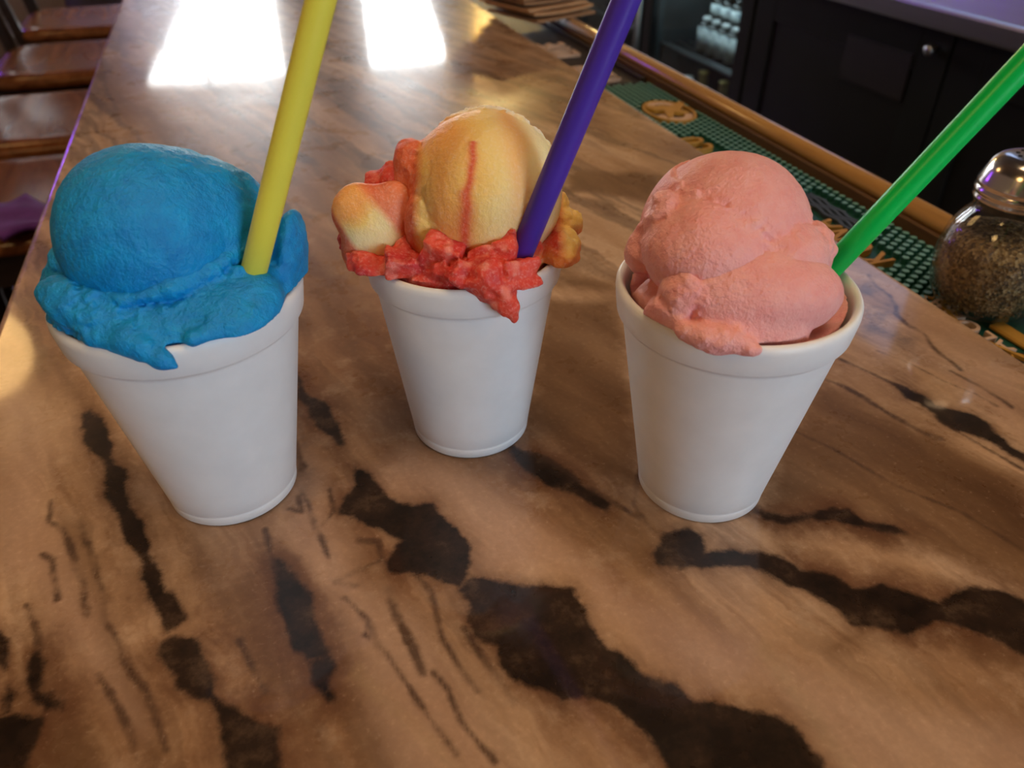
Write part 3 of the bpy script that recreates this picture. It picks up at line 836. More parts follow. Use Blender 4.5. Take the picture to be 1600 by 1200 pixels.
# ------------------------------------------------------------------ sorbet: signed-distance sculpting
class Noise3:
    def __init__(s, seed):
        s.t = np.random.default_rng(seed).random((32, 32, 32)).astype(np.float32)
    def __call__(s, x, y, z):
        xi, yi, zi = np.floor(x).astype(int), np.floor(y).astype(int), np.floor(z).astype(int)
        fx, fy, fz = x - xi, y - yi, z - zi
        fx, fy, fz = fx*fx*(3-2*fx), fy*fy*(3-2*fy), fz*fz*(3-2*fz)
        a, b = xi % 32, (xi + 1) % 32; c, d = yi % 32, (yi + 1) % 32; e, f = zi % 32, (zi + 1) % 32
        t = s.t
        def L(p, q, k): return p + (q - p) * k
        return L(L(L(t[a,c,e], t[b,c,e], fx), L(t[a,d,e], t[b,d,e], fx), fy), L(L(t[a,c,f], t[b,c,f], fx), L(t[a,d,f], t[b,d,f], fx), fy), fz) - 0.5
N3 = [Noise3(i) for i in range(6)]
def sph(P, c, r): return np.sqrt((P[0]-c[0])**2 + (P[1]-c[1])**2 + (P[2]-c[2])**2) - r
def ell(P, c, r, ang=(0, 0, 0)):
    x, y, z = P[0]-c[0], P[1]-c[1], P[2]-c[2]
    a, b, g_ = [math.radians(v) for v in ang]
    if a: y, z = y*math.cos(a) + z*math.sin(a), -y*math.sin(a) + z*math.cos(a)       # about x
    if b: x, z = x*math.cos(b) - z*math.sin(b), x*math.sin(b) + z*math.cos(b)         # about y
    if g_: x, y = x*math.cos(g_) + y*math.sin(g_), -x*math.sin(g_) + y*math.cos(g_)   # about z
    k0 = np.sqrt((x/r[0])**2 + (y/r[1])**2 + (z/r[2])**2) + 1e-6
    k1 = np.sqrt((x/r[0]**2)**2 + (y/r[1]**2)**2 + (z/r[2]**2)**2) + 1e-6
    return k0 * (k0 - 1) / k1
def cap_(P, a, b, ra, rb):
    a, b = np.array(a, float), np.array(b, float); ab = b - a
    t = np.clip(((P[0]-a[0])*ab[0] + (P[1]-a[1])*ab[1] + (P[2]-a[2])*ab[2]) / (ab @ ab), 0, 1)
    return np.sqrt((P[0]-a[0]-t*ab[0])**2 + (P[1]-a[1]-t*ab[1])**2 + (P[2]-a[2]-t*ab[2])**2) - (ra + (rb - ra) * t)
def smin(a, b, k):
    h = np.clip(0.5 + 0.5 * (b - a) / k, 0, 1)
    return b + (a - b) * h - k * h * (1 - h)
def rough(P, amp1=0.5, s1=6.0, amp2=0.25, s2=1.9, k=0):
    return amp1 * 2 * N3[k](P[0]/s1 + 40, P[1]/s1 + 40, P[2]/s1 + 40) + amp2 * 2 * N3[k+1](P[0]/s2 + 90, P[1]/s2 + 90, P[2]/s2 + 90)

def join(P, a, b, k, tear=0.0, width=2.2, seed=4):
    """blend two lobes and leave a torn, crumbly seam where they meet"""
    d = smin(a, b, k)
    if tear:
        w = np.exp(-((a - b) / width) ** 2) * np.exp(-(np.minimum(a, b) / 4) ** 2)
        d = d + w * tear * 2 * (N3[seed](P[0]/1.7 + 60, P[1]/1.7 + 60, P[2]/1.7 + 60) + 0.6 * N3[seed-1](P[0]/4 + 60, P[1]/4 + 60, P[2]/4 + 60))
    return d
def shell(P, ball, thick, cut, ragged=2.2):
    """a thin layer lying on a ball, ending in a ragged edge where cut > 0"""
    n = ragged * 2 * (N3[5](P[0]/6 + 20, P[1]/6 + 20, P[2]/6 + 20) + 0.5 * N3[4](P[0]/2 + 20, P[1]/2 + 20, P[2]/2 + 20))
    return np.maximum(ball - thick, (cut + n) * 0.7)
def rbox(P, c, h, ang, rnd=1.0):
    x, y, z = P[0]-c[0], P[1]-c[1], P[2]-c[2]
    a, b, g_ = [math.radians(v) for v in ang]
    y, z = y*math.cos(a) + z*math.sin(a), -y*math.sin(a) + z*math.cos(a)
    x, z = x*math.cos(b) - z*math.sin(b), x*math.sin(b) + z*math.cos(b)
    x, y = x*math.cos(g_) + y*math.sin(g_), -x*math.sin(g_) + y*math.cos(g_)
    qx, qy, qz = np.abs(x) - h[0] + rnd, np.abs(y) - h[1] + rnd, np.abs(z) - h[2] + rnd
    return np.sqrt(np.maximum(qx, 0)**2 + np.maximum(qy, 0)**2 + np.maximum(qz, 0)**2) + np.minimum(np.maximum(qx, np.maximum(qy, qz)), 0) - rnd

def surface_nets(fn, lo, hi, step):
    ax = [np.arange(l, h_ + step, step, dtype=np.float32) for l, h_ in zip(lo, hi)]
    n = tuple(len(a) for a in ax)
    # coarse pass, then the full field only near the surface
    k = 4
    cax = [a[::k] for a in ax]
    Fc = fn(np.meshgrid(*cax, indexing='ij')).astype(np.float32)
    lo_, hi_ = Fc.copy(), Fc.copy()
    for ax_ in range(3):
        for sh in (1, -1):
            r_ = np.roll(lo_, sh, ax_); lo_ = np.minimum(lo_, r_); r_ = np.roll(hi_, sh, ax_); hi_ = np.maximum(hi_, r_)
    near = ((lo_ < 0) & (hi_ >= 0)) | (np.abs(Fc) < step * k + 2.5)
    up = np.ix_(*[np.minimum((np.arange(m) + k // 2) // k, len(c) - 1) for m, c in zip(n, cax)])
    F = Fc[up].copy(); m_ = near[up]
    I0 = np.nonzero(m_)
    F[I0] = fn([ax[0][I0[0]], ax[1][I0[1]], ax[2][I0[2]]])
    S = F < 0
    corner = [(i, j, k) for i in (0, 1) for j in (0, 1) for k in (0, 1)]
    def cut(A, o): return A[o[0]:n[0]-1+o[0], o[1]:n[1]-1+o[1], o[2]:n[2]-1+o[2]]
    cnt = sum(cut(S, o).astype(np.int8) for o in corner)
    act = (cnt > 0) & (cnt < 8)
    ids = np.full(act.shape, -1, np.int64); I = np.argwhere(act); ids[act] = np.arange(len(I))
    acc = np.zeros((len(I), 3)); num = np.zeros(len(I))
    for a in corner:
        for ax_ in range(3):
            if a[ax_]: continue
            b = list(a); b[ax_] = 1
            fa = F[I[:,0]+a[0], I[:,1]+a[1], I[:,2]+a[2]]; fb = F[I[:,0]+b[0], I[:,1]+b[1], I[:,2]+b[2]]
            m = (fa < 0) != (fb < 0)
            t = np.where(m, fa / np.where(m, fa - fb, 1), 0)
            p = np.array(a, float)[None] + 0 * acc; p[:, ax_] += t
            acc += p * m[:, None]; num += m
    V = (I + acc / num[:, None]) * step + np.array(lo)
    quads = []
    for ax_ in range(3):
        u, v = [(1, 2), (2, 0), (0, 1)][ax_]
        sl0 = [slice(None)] * 3; sl1 = [slice(None)] * 3
        sl0[ax_] = slice(0, n[ax_] - 1); sl1[ax_] = slice(1, n[ax_])
        ch = S[tuple(sl0)] != S[tuple(sl1)]
        E_ = np.argwhere(ch)
        ok = (E_[:, u] > 0) & (E_[:, v] > 0) & (E_[:, u] < n[u] - 1) & (E_[:, v] < n[v] - 1)
        E_ = E_[ok]
        def cell(du, dv):
            q = E_.copy(); q[:, u] -= du; q[:, v] -= dv
            return ids[q[:, 0], q[:, 1], q[:, 2]]
        Q = np.stack([cell(1, 1), cell(0, 1), cell(0, 0), cell(1, 0)], 1)
        flip = ~S[E_[:, 0], E_[:, 1], E_[:, 2]]
        Q[flip] = Q[flip][:, ::-1]
        quads.append(Q[(Q >= 0).all(1)])
    return V, np.concatenate(quads)

def sculpt(name, fn, lo, hi, material, parent, step=0.8, pigment=None):
    V, Q = surface_nets(fn, lo, hi, step)
    me = bpy.data.meshes.new(name)
    me.from_pydata((V * 0.001).tolist(), [], Q.tolist())
    if pigment is not None:
        col = pigment(V)
        at = me.color_attributes.new('pigment', 'FLOAT_COLOR', 'POINT')
        at.data.foreach_set('color', np.concatenate([col, np.ones((len(col), 1))], 1).astype(np.float32).ravel())
    return link_mesh(name, me, material, parent, True)

def in_cup(P, d, rim):
    """keep what is below the rim inside the cup; above it the sorbet may spread over the lip"""
    r = np.hypot(P[0], P[1])
    wall = r - (rim - 4.4 + 0.175 * P[2])
    return np.where(P[2] > 0.4, d, np.maximum(d, wall))

def sorbet_root(i, name, label):
    (cx, cy), H, Rt, Rb, zb = CUPS[i]
    X, Y = camxy(cx, cy)
    return empty(name, (X, Y, ZB + H), -YAW, label, 'sorbet', 'sorbets in foam cups')

# --- blue
sb = sorbet_root(0, 'sorbet', 'bright blue sorbet scoop overflowing the cup with the yellow straw')
def blue_ball(P):
    d = sph(P, (-3.5, -1, 18.8), 28.2) + rough(P, 0.2, 10, 0.16, 1.5)
    l = ell(P, (10.5, 8, 13.5), (23.5, 22, 26.0), (0, 20, 0)) + rough(P, 0.9, 7, 0.45, 2.3, 2)
    d = join(P, d, l, 1.6 + 7.0 * np.clip((P[2] - 20) / 12, 0, 1), 0.4)
    return np.maximum(d, -6 - P[2])
def blue_mound(P):
    R = rough(P, 0.9, 8, 0.35, 2.0)
    d = ell(P, (0, 0, -2), (40.5, 40, 15.0))
    d = smin(d, ell(P, (20, -18, 1.5), (20, 19, 9), (16, -8, 25)), 5)
    rr = np.hypot(P[0] + 5, P[1] + 1)
    tor = np.hypot((rr - 27.5) * 0.8, P[2] - 11.0 - 0.10 * P[0]) - 3.4 + 3.4 * N3[3](P[0]/6 + 9, P[1]/6 + 9, P[2]/9 + 9)
    d = join(P, d, np.where(P[1] < 14, tor, 9.0), 1.4, 0.6)
    d = join(P, d, ell(P, (-15, -28, 6.0), (20, 8, 6.5), (25, 6, -26)), 1.0, 0.8)
    d = smin(d, ell(P, (-33.5, -2, 3.5), (9.0, 13, 9), (0, 12, 0)), 2)
    d = join(P, d, ell(P, (-29, -6, 12), (7, 8, 6), (0, -30, 0)), 1.2, 0.6)
    d = smin(d, ell(P, (37.5, 7, 6), (5.0, 12, 18), (0, 10, 0)), 5)
    d = smin(d, ell(P, (21.5, -6, 10), (6, 5, 11), (0, 14, 0)), 2.0)
    d = join(P, d, ell(P, (25.0, -13.5, 7), (4.5, 3.5, 7.5), (0, 20, 0)), 1.0, 0.5)
    d = in_cup(P, d + R, 41.0)
    drip = smin(cap_(P, (-1, -37, 2.0), (9, -41.6, -2.6), 4.5, 2.8), cap_(P, (9, -41.6, -2.6), (13.0, -42.6, -4.2), 2.6, 1.0), 2.5)
    drip = smin(drip, cap_(P, (-12, -37, 1.8), (3, -40, 0.4), 2.2, 3.0), 3)
    drip = smin(drip, cap_(P, (18, -37, 1.8), (30, -28.5, 1.8), 2.4, 2.4), 3)
    return smin(d, drip + 0.45 * R, 2.5)
sculpt('scoop_ball', blue_ball, (-40, -36, -8), (42, 42, 52), M['blue'], sb, 0.6)
sculpt('base_mound', blue_mound, (-50, -50, -16), (50, 50, 30), M['blue'], sb, 0.6)

# --- yellow and red swirl
sm_ = sorbet_root(1, 'sorbet', 'yellow sorbet scoop swirled with red, a curled slab on its left')
YEL, ORA, RED, CRE, DRE = [np.array(c) for c in ((0.95, 0.66, 0.20), (0.92, 0.36, 0.08), (0.74, 0.075, 0.04), (0.97, 0.82, 0.44), (0.56, 0.03, 0.03))]
def lerp(a, b, t): t = np.clip(t, 0, 1)[:, None]; return a * (1 - t) + b * t
def n_at(V, s, k): return N3[k](V[:, 0]/s + 50, V[:, 1]/s + 50, V[:, 2]/s + 50)
def ball_pigment(V):
    n = n_at(V, 11, 0); n2 = n_at(V, 5, 1)
    x, y, z = V.T
    c = lerp(np.tile(YEL, (len(V), 1)), CRE, (x - 6) / 18 + 0.5 * n)
    c = lerp(c, ORA, 0.72 * np.exp(-((x + 5 + 8 * n) / 8.5) ** 2))
    c = lerp(c, ORA, 0.55 * np.exp(-((x - 21 + 0.18 * (z - 22) + 7 * n) / 4.0) ** 2))
    sx = 3.0 + 0.15 * (z - 24) + 3.0 * n2
    wd = 1.5 + 2.0 * np.exp(-((z - 20) / 8) ** 2)
    c = lerp(c, RED, 0.9 * np.exp(-((x - sx) / wd) ** 2) * (y < 5) * (z < 44))
    c = lerp(c, RED, np.clip((-11.5 - x + 5 * n) / 4, 0, 0.85))
    c = lerp(c, ORA, np.clip((8 - z + 8 * n) / 6, 0, 0.8))
    return lerp(c, np.array((1.0, 0.94, 0.84)), np.clip((y - 8) / 7, 0, 0.85))  # whitened far side: frost plus the backlit edge put into the colour
def mango_ball(P):
    d = sph(P, (8.3, 0.8, 19.7), 28.6) + rough(P, 0.3, 9, 0.13, 1.5)
    rim = sph(P, (9, 7.5, 20.6), 26.9) + rough(P, 0.8, 4, 1.0, 1.7, 2)
    d = np.minimum(d, rim)
    f = ell(P, (-9.5, -13.5, 12.5), (10.5, 8.5, 14.5), (0, -14, 20)) + rough(P, 0.5, 6, 0.3, 2)
    d = join(P, d, f, 0.6, 0.6)
    f2 = ell(P, (-15, 2, 24), (9, 11, 16), (0, -20, 0)) + rough(P, 0.9, 5, 0.3, 2)
    return np.maximum(join(P, d, f2, 0.8, 0.7), -6 - P[2])
def slab_pigment(V):
    n = n_at(V, 9, 2); x, y, z = V.T
    u = (x + 30) * 0.60 - (z - 11) * 0.80; w = (x + 30) * 0.80 + (z - 11) * 0.60
    c = lerp(np.tile(CRE, (len(V), 1)), YEL, 0.5 + 2 * n)
    c = lerp(c, ORA, np.clip((-u - 7 + 5 * n) / 7, 0, 0.8)); c = lerp(c, RED, np.clip((w - 5.0 + 4 * n) / 4, 0, 0.75))
    return lerp(c, RED, np.clip((-w - 7 + 3 * n) / 3, 0, 0.8))
def mango_slab(P):
    d = ell(P, (-30, -10, 11), (19, 7.5, 11.0), (0, -53, 12))
    d = smin(d, ell(P, (-37, -9, 17), (10, 6.5, 9.5), (0, -60, 12)), 4)
    return d + rough(P, 0.4, 7, 0.12, 2)
def crush_pigment(V):
    n = n_at(V, 7, 3); n2 = n_at(V, 3.2, 4); x, y, z = V.T
    c = lerp(np.tile(RED, (len(V), 1)), DRE, 0.4 + 1.8 * n)
    c = lerp(c, np.array((0.85, 0.30, 0.22)), np.clip(2.2 * n2 - 0.2, 0, 0.6))
    c = lerp(c, YEL, np.clip((x - 34.5) / 4, 0, 1) * np.clip((z - 3) / 2, 0, 1))
    return lerp(c, ORA, np.clip((x - 24 + 10 * n) / 7, 0, 0.75) * np.clip((4 - z) / 3 + 1, 0, 1) * (y > -28))
rg = np.random.default_rng(11)
CH = []
for k in range(90):
    a = rg.uniform(0, 2 * math.pi); r = rg.uniform(20, 34)
    CH.append(((r * math.cos(a), r * math.sin(a), rg.uniform(-2, 6.5)), rg.uniform(2.2, 6.0, 3) * (1, 1, 0.8), rg.uniform(-60, 60, 3)))
for c, r in (((-6, -27, 8), (8, 5, 7)), ((12, -27, 7), (9, 6, 6)), ((2, -31, 3), (9, 6, 5)), ((16, -24, 11), (6, 5, 6)), ((-20, -24, 3), (8, 7, 5)), ((20, -31, 3), (8, 7, 6))):
    CH.append((c, np.array(r), rg.uniform(-35, 35, 3)))
def mango_crush(P):
    d = ell(P, (0, 0, -4), (38, 38, 11.5))
    for c, r, a in CH: d = np.minimum(d, rbox(P, c, r * 0.85, a, 0.7))
    d = smin(d, ell(P, (-36, -2, 1), (11, 15, 6), (0, 20, 0)), 2)
    d = smin(d, ell(P, (-30, -20, -0.5), (13, 9, 5), (0, 18, -25)), 2)
    d = np.minimum(d, ell(P, (35, -7, 1.5), (9, 16, 7.5), (0, -25, 10)))
    d = np.minimum(d, ell(P, (38.5, 5, 6.5), (7, 7, 6), (0, 30, 0)))
    d = np.minimum(d, ell(P, (-23, 2, 22), (7.5, 8, 9), (0, 20, 0))); d = np.minimum(d, ell(P, (-30, 3, 20), (6, 6, 7.5), (0, -25, 0)))
    d = np.minimum(d, ell(P, (-23, -3, 12), (9, 10, 11))); d = np.minimum(d, ell(P, (36, 8, 11), (4.5, 5, 6)))
    d = in_cup(P, d + rough(P, 1.2, 4.0, 0.6, 1.6), 38.2)
    drip = smin(cap_(P, (10, -34, 3), (16, -38.5, -4), 8, 4.5), cap_(P, (16, -38.5, -4), (19, -40.0, -9), 4.5, 1.6), 2)
    return smin(d, drip + rough(P, 1.1, 4, 0.6, 1.9), 1.5)
sculpt('scoop_ball', mango_ball, (-28, -32, -8), (38, 38, 52), M['mango'], sm_, 0.6, ball_pigment)
o = sculpt('curled_slab', mango_slab, (-52, -24, -8), (-8, 4, 32), M['mango'], sm_, 0.7, slab_pigment); o['label'] = 'pale yellow curled slab'
o = sculpt('crushed_base', mango_crush, (-52, -48, -16), (52, 46, 34), M['mango'], sm_, 0.6, crush_pigment); o['label'] = 'crushed red ice'

# --- pink
sp = sorbet_root(2, 'sorbet', 'salmon pink sorbet scoop sitting low in the right cup')
def pink_ball(P):
    ball = sph(P, (-4.8, 6.5, 13.8), 27.6)
    d = ball + rough(P, 0.2, 9, 0.14, 1.5)
    f = ell(P, (-15.0, -10.5, 16.5), (20, 17.5, 16.5), (0, 10, 0)) + rough(P, 0.8, 9, 0.2, 2.0)
    d = join(P, d, f, 0.7, 0.9)
    d = np.minimum(d, shell(P, ball, 1.4, P[2] - 25 + 0.45 * P[0], 2.0))
    d = join(P, d, ell(P, (7, -9, 13.5), (17, 16, 13.5), (0, -8, 0)) + rough(P, 0.7, 8, 0.2, 2.0), 1.0, 0.6)
    d = join(P, d, ell(P, (-29, -3, 22.5), (6.0, 8, 11), (0, 10, 0)) + rough(P, 1.0, 4, 0.4, 1.8), 1.0, 0.7)
    d = join(P, d, sph(P, (-31, 1, 11.5), 8) + rough(P, 1.3, 4, 0.4, 1.8), 0.8, 0.8)
    d = join(P, d, ell(P, (20, -4, 13), (7.0, 10, 10), (0, 10, 0)) + rough(P, 1.1, 4, 0.4, 1.8), 0.8, 0.8)
    return np.maximum(d, -8 - P[2])
def pink_fold(P):
    d = ell(P, (-1, -21, 7.5), (27.5, 15.5, 14.0), (10, 1, 2)) + rough(P, 0.4, 10, 0.13, 1.8)
    d = smin(d, ell(P, (-5, -29, -2), (20, 10.5, 9.0), (0, 0, -6)) + rough(P, 0.5, 7, 0.2, 1.8), 3.5)
    d = join(P, d, ell(P, (-22.5, -23, 9.0), (8.0, 9, 9.0), (0, 15, 0)) + rough(P, 1.0, 6, 0.3, 1.8), 0.7, 0.9)
    d = join(P, d, ell(P, (-26, -24, 0), (10, 10, 6.5), (0, 25, -30)) + rough(P, 1.2, 5, 0.4, 1.8), 0.8, 0.9)
    r = np.hypot(P[0], P[1])
    d = np.where((P[2] > 0.4), np.maximum(d, r - 41.8), in_cup(P, d, 41.0))
    over = ell(P, (-15, -38.0, 1.2), (13, 4.6, 3.8), (0, 3, -21)) + rough(P, 0.9, 5, 0.4, 1.8)
    return smin(d, over, 3.0)
def pink_fill(P):
    r = np.hypot(P[0], P[1])
    top = P[2] - (-12.5 + 0.0075 * r * r + 2.2 * N3[2](P[0]/11 + 5, P[1]/11 + 5, 3.3 + 0 * P[0]) + 0.8 * N3[3](P[0]/4 + 5, P[1]/4 + 5, 3.3 + 0 * P[0]))
    d = np.maximum(top, r - (41.0 - 4.4 + 0.175 * P[2]))
    d = smin(d, ell(P, (-24, -12, -3), (13, 16, 8)) + rough(P, 1.2, 6, 0.4, 2), 2)
    return np.maximum(np.maximum(d, -22 - P[2]), r - (41.0 - 4.4 + 0.175 * P[2]))
sculpt('scoop_ball', pink_ball, (-44, -34, -10), (36, 38, 48), M['pink'], sp, 0.6)
sculpt('front_fold', pink_fold, (-44, -48, -16), (36, 6, 24), M['pink'], sp, 0.6)
sculpt('base_fill', pink_fill, (-42, -42, -24), (42, 42, 10), M['pink'], sp, 0.9)

# ------------------------------------------------------------------ straws
def straw(i, a, b, label, material, r=0.0041, back=0.025, length=0.21):
    """a: where it enters the sorbet, b: a second point on it (mm from the rim centre, camera-facing axes)"""
    (cx, cy), H, Rt, Rb, zb = CUPS[i]
    X, Y = camxy(cx, cy)
    a, b = Vector(a) * 0.001, Vector(b) * 0.001
    d = (b - a).normalized(); p0 = a - d * back
    root = empty('straw', (0, 0, 0), 0, label, 'straw', 'plastic straws in the sorbets')
    base = Matrix.Translation((X, Y, ZB + H)) @ Matrix.Rotation(-YAW, 4, 'Z')
    w0 = base @ p0; dw = (base.to_3x3() @ d)
    root.location = w0; root.rotation_mode = 'QUATERNION'; root.rotation_quaternion = dw.to_track_quat('Z', 'Y')
    L = length; t = 0.00035
    lathe('tube', [(r, 0), (r, L * 0.25), (r, L * 0.5), (r, L * 0.75), (r, L - 0.0002), (r - t, L), (r - t, 0)], material, root, 40, closed=True)
    ring_o = lathe('rim', [(r, L - 0.0010), (r + 0.00008, L - 0.0005), (r, L), (r - t, L)], material, root, 40)
    return root
straw(0, (27.5, -11, 3), (61.5, -3, 87.3), 'wide yellow plastic straw stuck in the blue sorbet', M['straw_yellow'], 0.0041)
straw(1, (22.2, -24.5, 9.5), (51.5, -21, 87), 'wide purple plastic straw stuck in the swirl sorbet', M['straw_purple'], 0.0043)
straw(2, (32.5, 6, 1), (75.5, 8, 69.5), 'wide green plastic straw stuck in the pink sorbet', M['straw_green'], 0.0041)

# ------------------------------------------------------------------ spice shaker
SHX, SHY, SHZ = 0.381, 0.285, MZ + MT + 0.0052
sk = empty('spice_shaker', (SHX, SHY, SHZ), 0, 'round glass shaker of dried spice flakes with perforated metal lid', 'shaker')
sk.scale = (0.84, 0.84, 0.84)
outer = [(0, 0.0015), (0.020, 0.0006), (0.0265, 0.0002), (0.0295, 0.0022), (0.0338, 0.011), (0.0362, 0.021), (0.0372, 0.032), (0.0366, 0.043), (0.0345, 0.053), (0.0305, 0.0615), (0.0268, 0.0665), (0.0252, 0.070), (0.0248, 0.0725), (0.0262, 0.0738), (0.0262, 0.0755), (0.0242, 0.0765), (0.0242, 0.083)]
inner = [(max(0, r - 0.0022), max(z, 0.0045)) for r, z in reversed(outer)]
lathe('glass_jar', outer + inner, M['glass'], sk, 72)
def spice_material():
    m, nt = mat('dried_spice_flakes'); g = G(nt)
    co = g.coord()
    v = g.voronoi(co, 520.0, out=1); sep = g.n('ShaderNodeSeparateColor'); g.link(v, sep.inputs[0])
    n = g.noise(co, 260, 4, 0.7)
    f = g.math('ADD', g.math('MULTIPLY', sep.outputs[0], 0.6), g.math('MULTIPLY', n, 0.4))
    col = g.ramp(f, [(0.15, (0.045, 0.022, 0.008)), (0.42, (0.17, 0.090, 0.030)), (0.65, (0.29, 0.165, 0.060)), (0.88, (0.48, 0.32, 0.15))])
    g.out(g.bsdf(col, 0.75, 0, g.bump(g.math('ADD', n, g.voronoi(co, 520.0)), 0.8, 0.0012)))
    return m
M['spice'] = spice_material()
cprof = [(0, 0.0055)] + [(r - 0.0032, max(z, 0.0055)) for r, z in outer if 0.002 < z < 0.047] + [(0.028, 0.052), (0.018, 0.0555), (0.008, 0.0565), (0, 0.057)]
tag(lathe('spice_filling', cprof, M['spice'], sk, 64), kind='stuff')
# loose flakes against the glass and on top
vs, fs = [], []
rr = random.Random(3)
ip = [(r - 0.0027, z) for r, z in outer if 0.004 < z < 0.047]
for k in range(3600):
    z = rr.uniform(0.006, 0.046); rad = np.interp(z, [p[1] for p in ip], [p[0] for p in ip]) - rr.uniform(0.0, 0.0006); a = rr.uniform(0, 2 * math.pi)
    if k % 6 == 0: rad = rr.uniform(0, 0.027); z = 0.0572 - 0.0055 * (rad / 0.028) ** 2
    c = Vector((rad * math.cos(a), rad * math.sin(a), z))
    u = Vector((rr.gauss(0, 1), rr.gauss(0, 1), rr.gauss(0, 1))).normalized(); w = u.cross(Vector((rr.gauss(0, 1), rr.gauss(0, 1), rr.gauss(0, 1)))).normalized()
    l, b = rr.uniform(0.0006, 0.0013), rr.uniform(0.0003, 0.0006)
    i0 = len(vs); vs += [tuple(c - u*l), tuple(c + w*b), tuple(c + u*l), tuple(c - w*b)]; fs.append((i0, i0+1, i0+2, i0+3))
me = bpy.data.meshes.new('spice_flakes'); me.from_pydata(vs, [], fs)
tag(link_mesh('spice_flakes', me, M['spice'], sk), kind='stuff')
lid = [(0.0258, 0.0752), (0.0272, 0.0760), (0.0276, 0.0772), (0.0268, 0.0785), (0.0268, 0.0797), (0.0279, 0.0806), (0.0281, 0.0822), (0.0270, 0.0836), (0.0268, 0.0846), (0.0278, 0.0858), (0.0276, 0.0872),
       (0.0262, 0.0905), (0.0250, 0.0945), (0.0228, 0.0990), (0.0196, 0.1022), (0.0160, 0.1036), (0.0135, 0.1040), (0, 0.1044)]
ld = lathe('lid', lid, M['chrome'], sk, 72)
for ring_r, cnt in ((0.0, 1), (0.0056, 6), (0.0106, 10)):
    for k in range(cnt):
        a = 2 * math.pi * k / cnt + 0.3
        o = lathe('hole', [(0.0013, 0.0), (0.0013, 0.0003), (0, 0.0003)], M['hole'], ld, 12, False, (ring_r * math.cos(a), ring_r * math.sin(a), 0.1040 + (0.0003 if ring_r < 0.009 else 0.0001)))

# ------------------------------------------------------------------ sliding stack of brown paper napkins at the far end
for k in range(11):
    bm = bmesh.new()
    bmesh.ops.create_grid(bm, x_segments=10, y_segments=10, size=0.5)
    w, l = 0.104, 0.104
    for v in bm.verts:
        x, y = v.co.x * w, v.co.y * l
        v.co = (x, y, 0.0025 * (x / (w/2)) ** 2 * math.sin(k * 1.7) ** 2 * (k > 0))
    r = bmesh.ops.extrude_face_region(bm, geom=list(bm.faces))
    for v in r['geom']:
        if isinstance(v, bmesh.types.BMVert): v.co.z += 0.0032
    o = from_bm('paper_napkin', bm, M['kraft'] if k % 3 else M['kraft_dark'])
    o.location = (0.403 - 0.0042 * k + 0.002 * math.sin(k * 2.1), 1.078 + 0.0035 * k, ZB + 0.0052 + k * 0.0062)
    o.rotation_euler = (0, 0, 0.36 + 0.03 * math.sin(k * 3.3))
    pos = ['lowest', 'second from the bottom', 'third from the bottom', 'fourth from the bottom', 'fifth from the bottom', 'sixth from the bottom', 'fifth from the top', 'fourth from the top', 'third from the top', 'second from the top', 'topmost'][k]
    tag(o, f'brown paper napkin, {pos} of the stack far along the bar', 'napkin', 'stacked brown napkins')

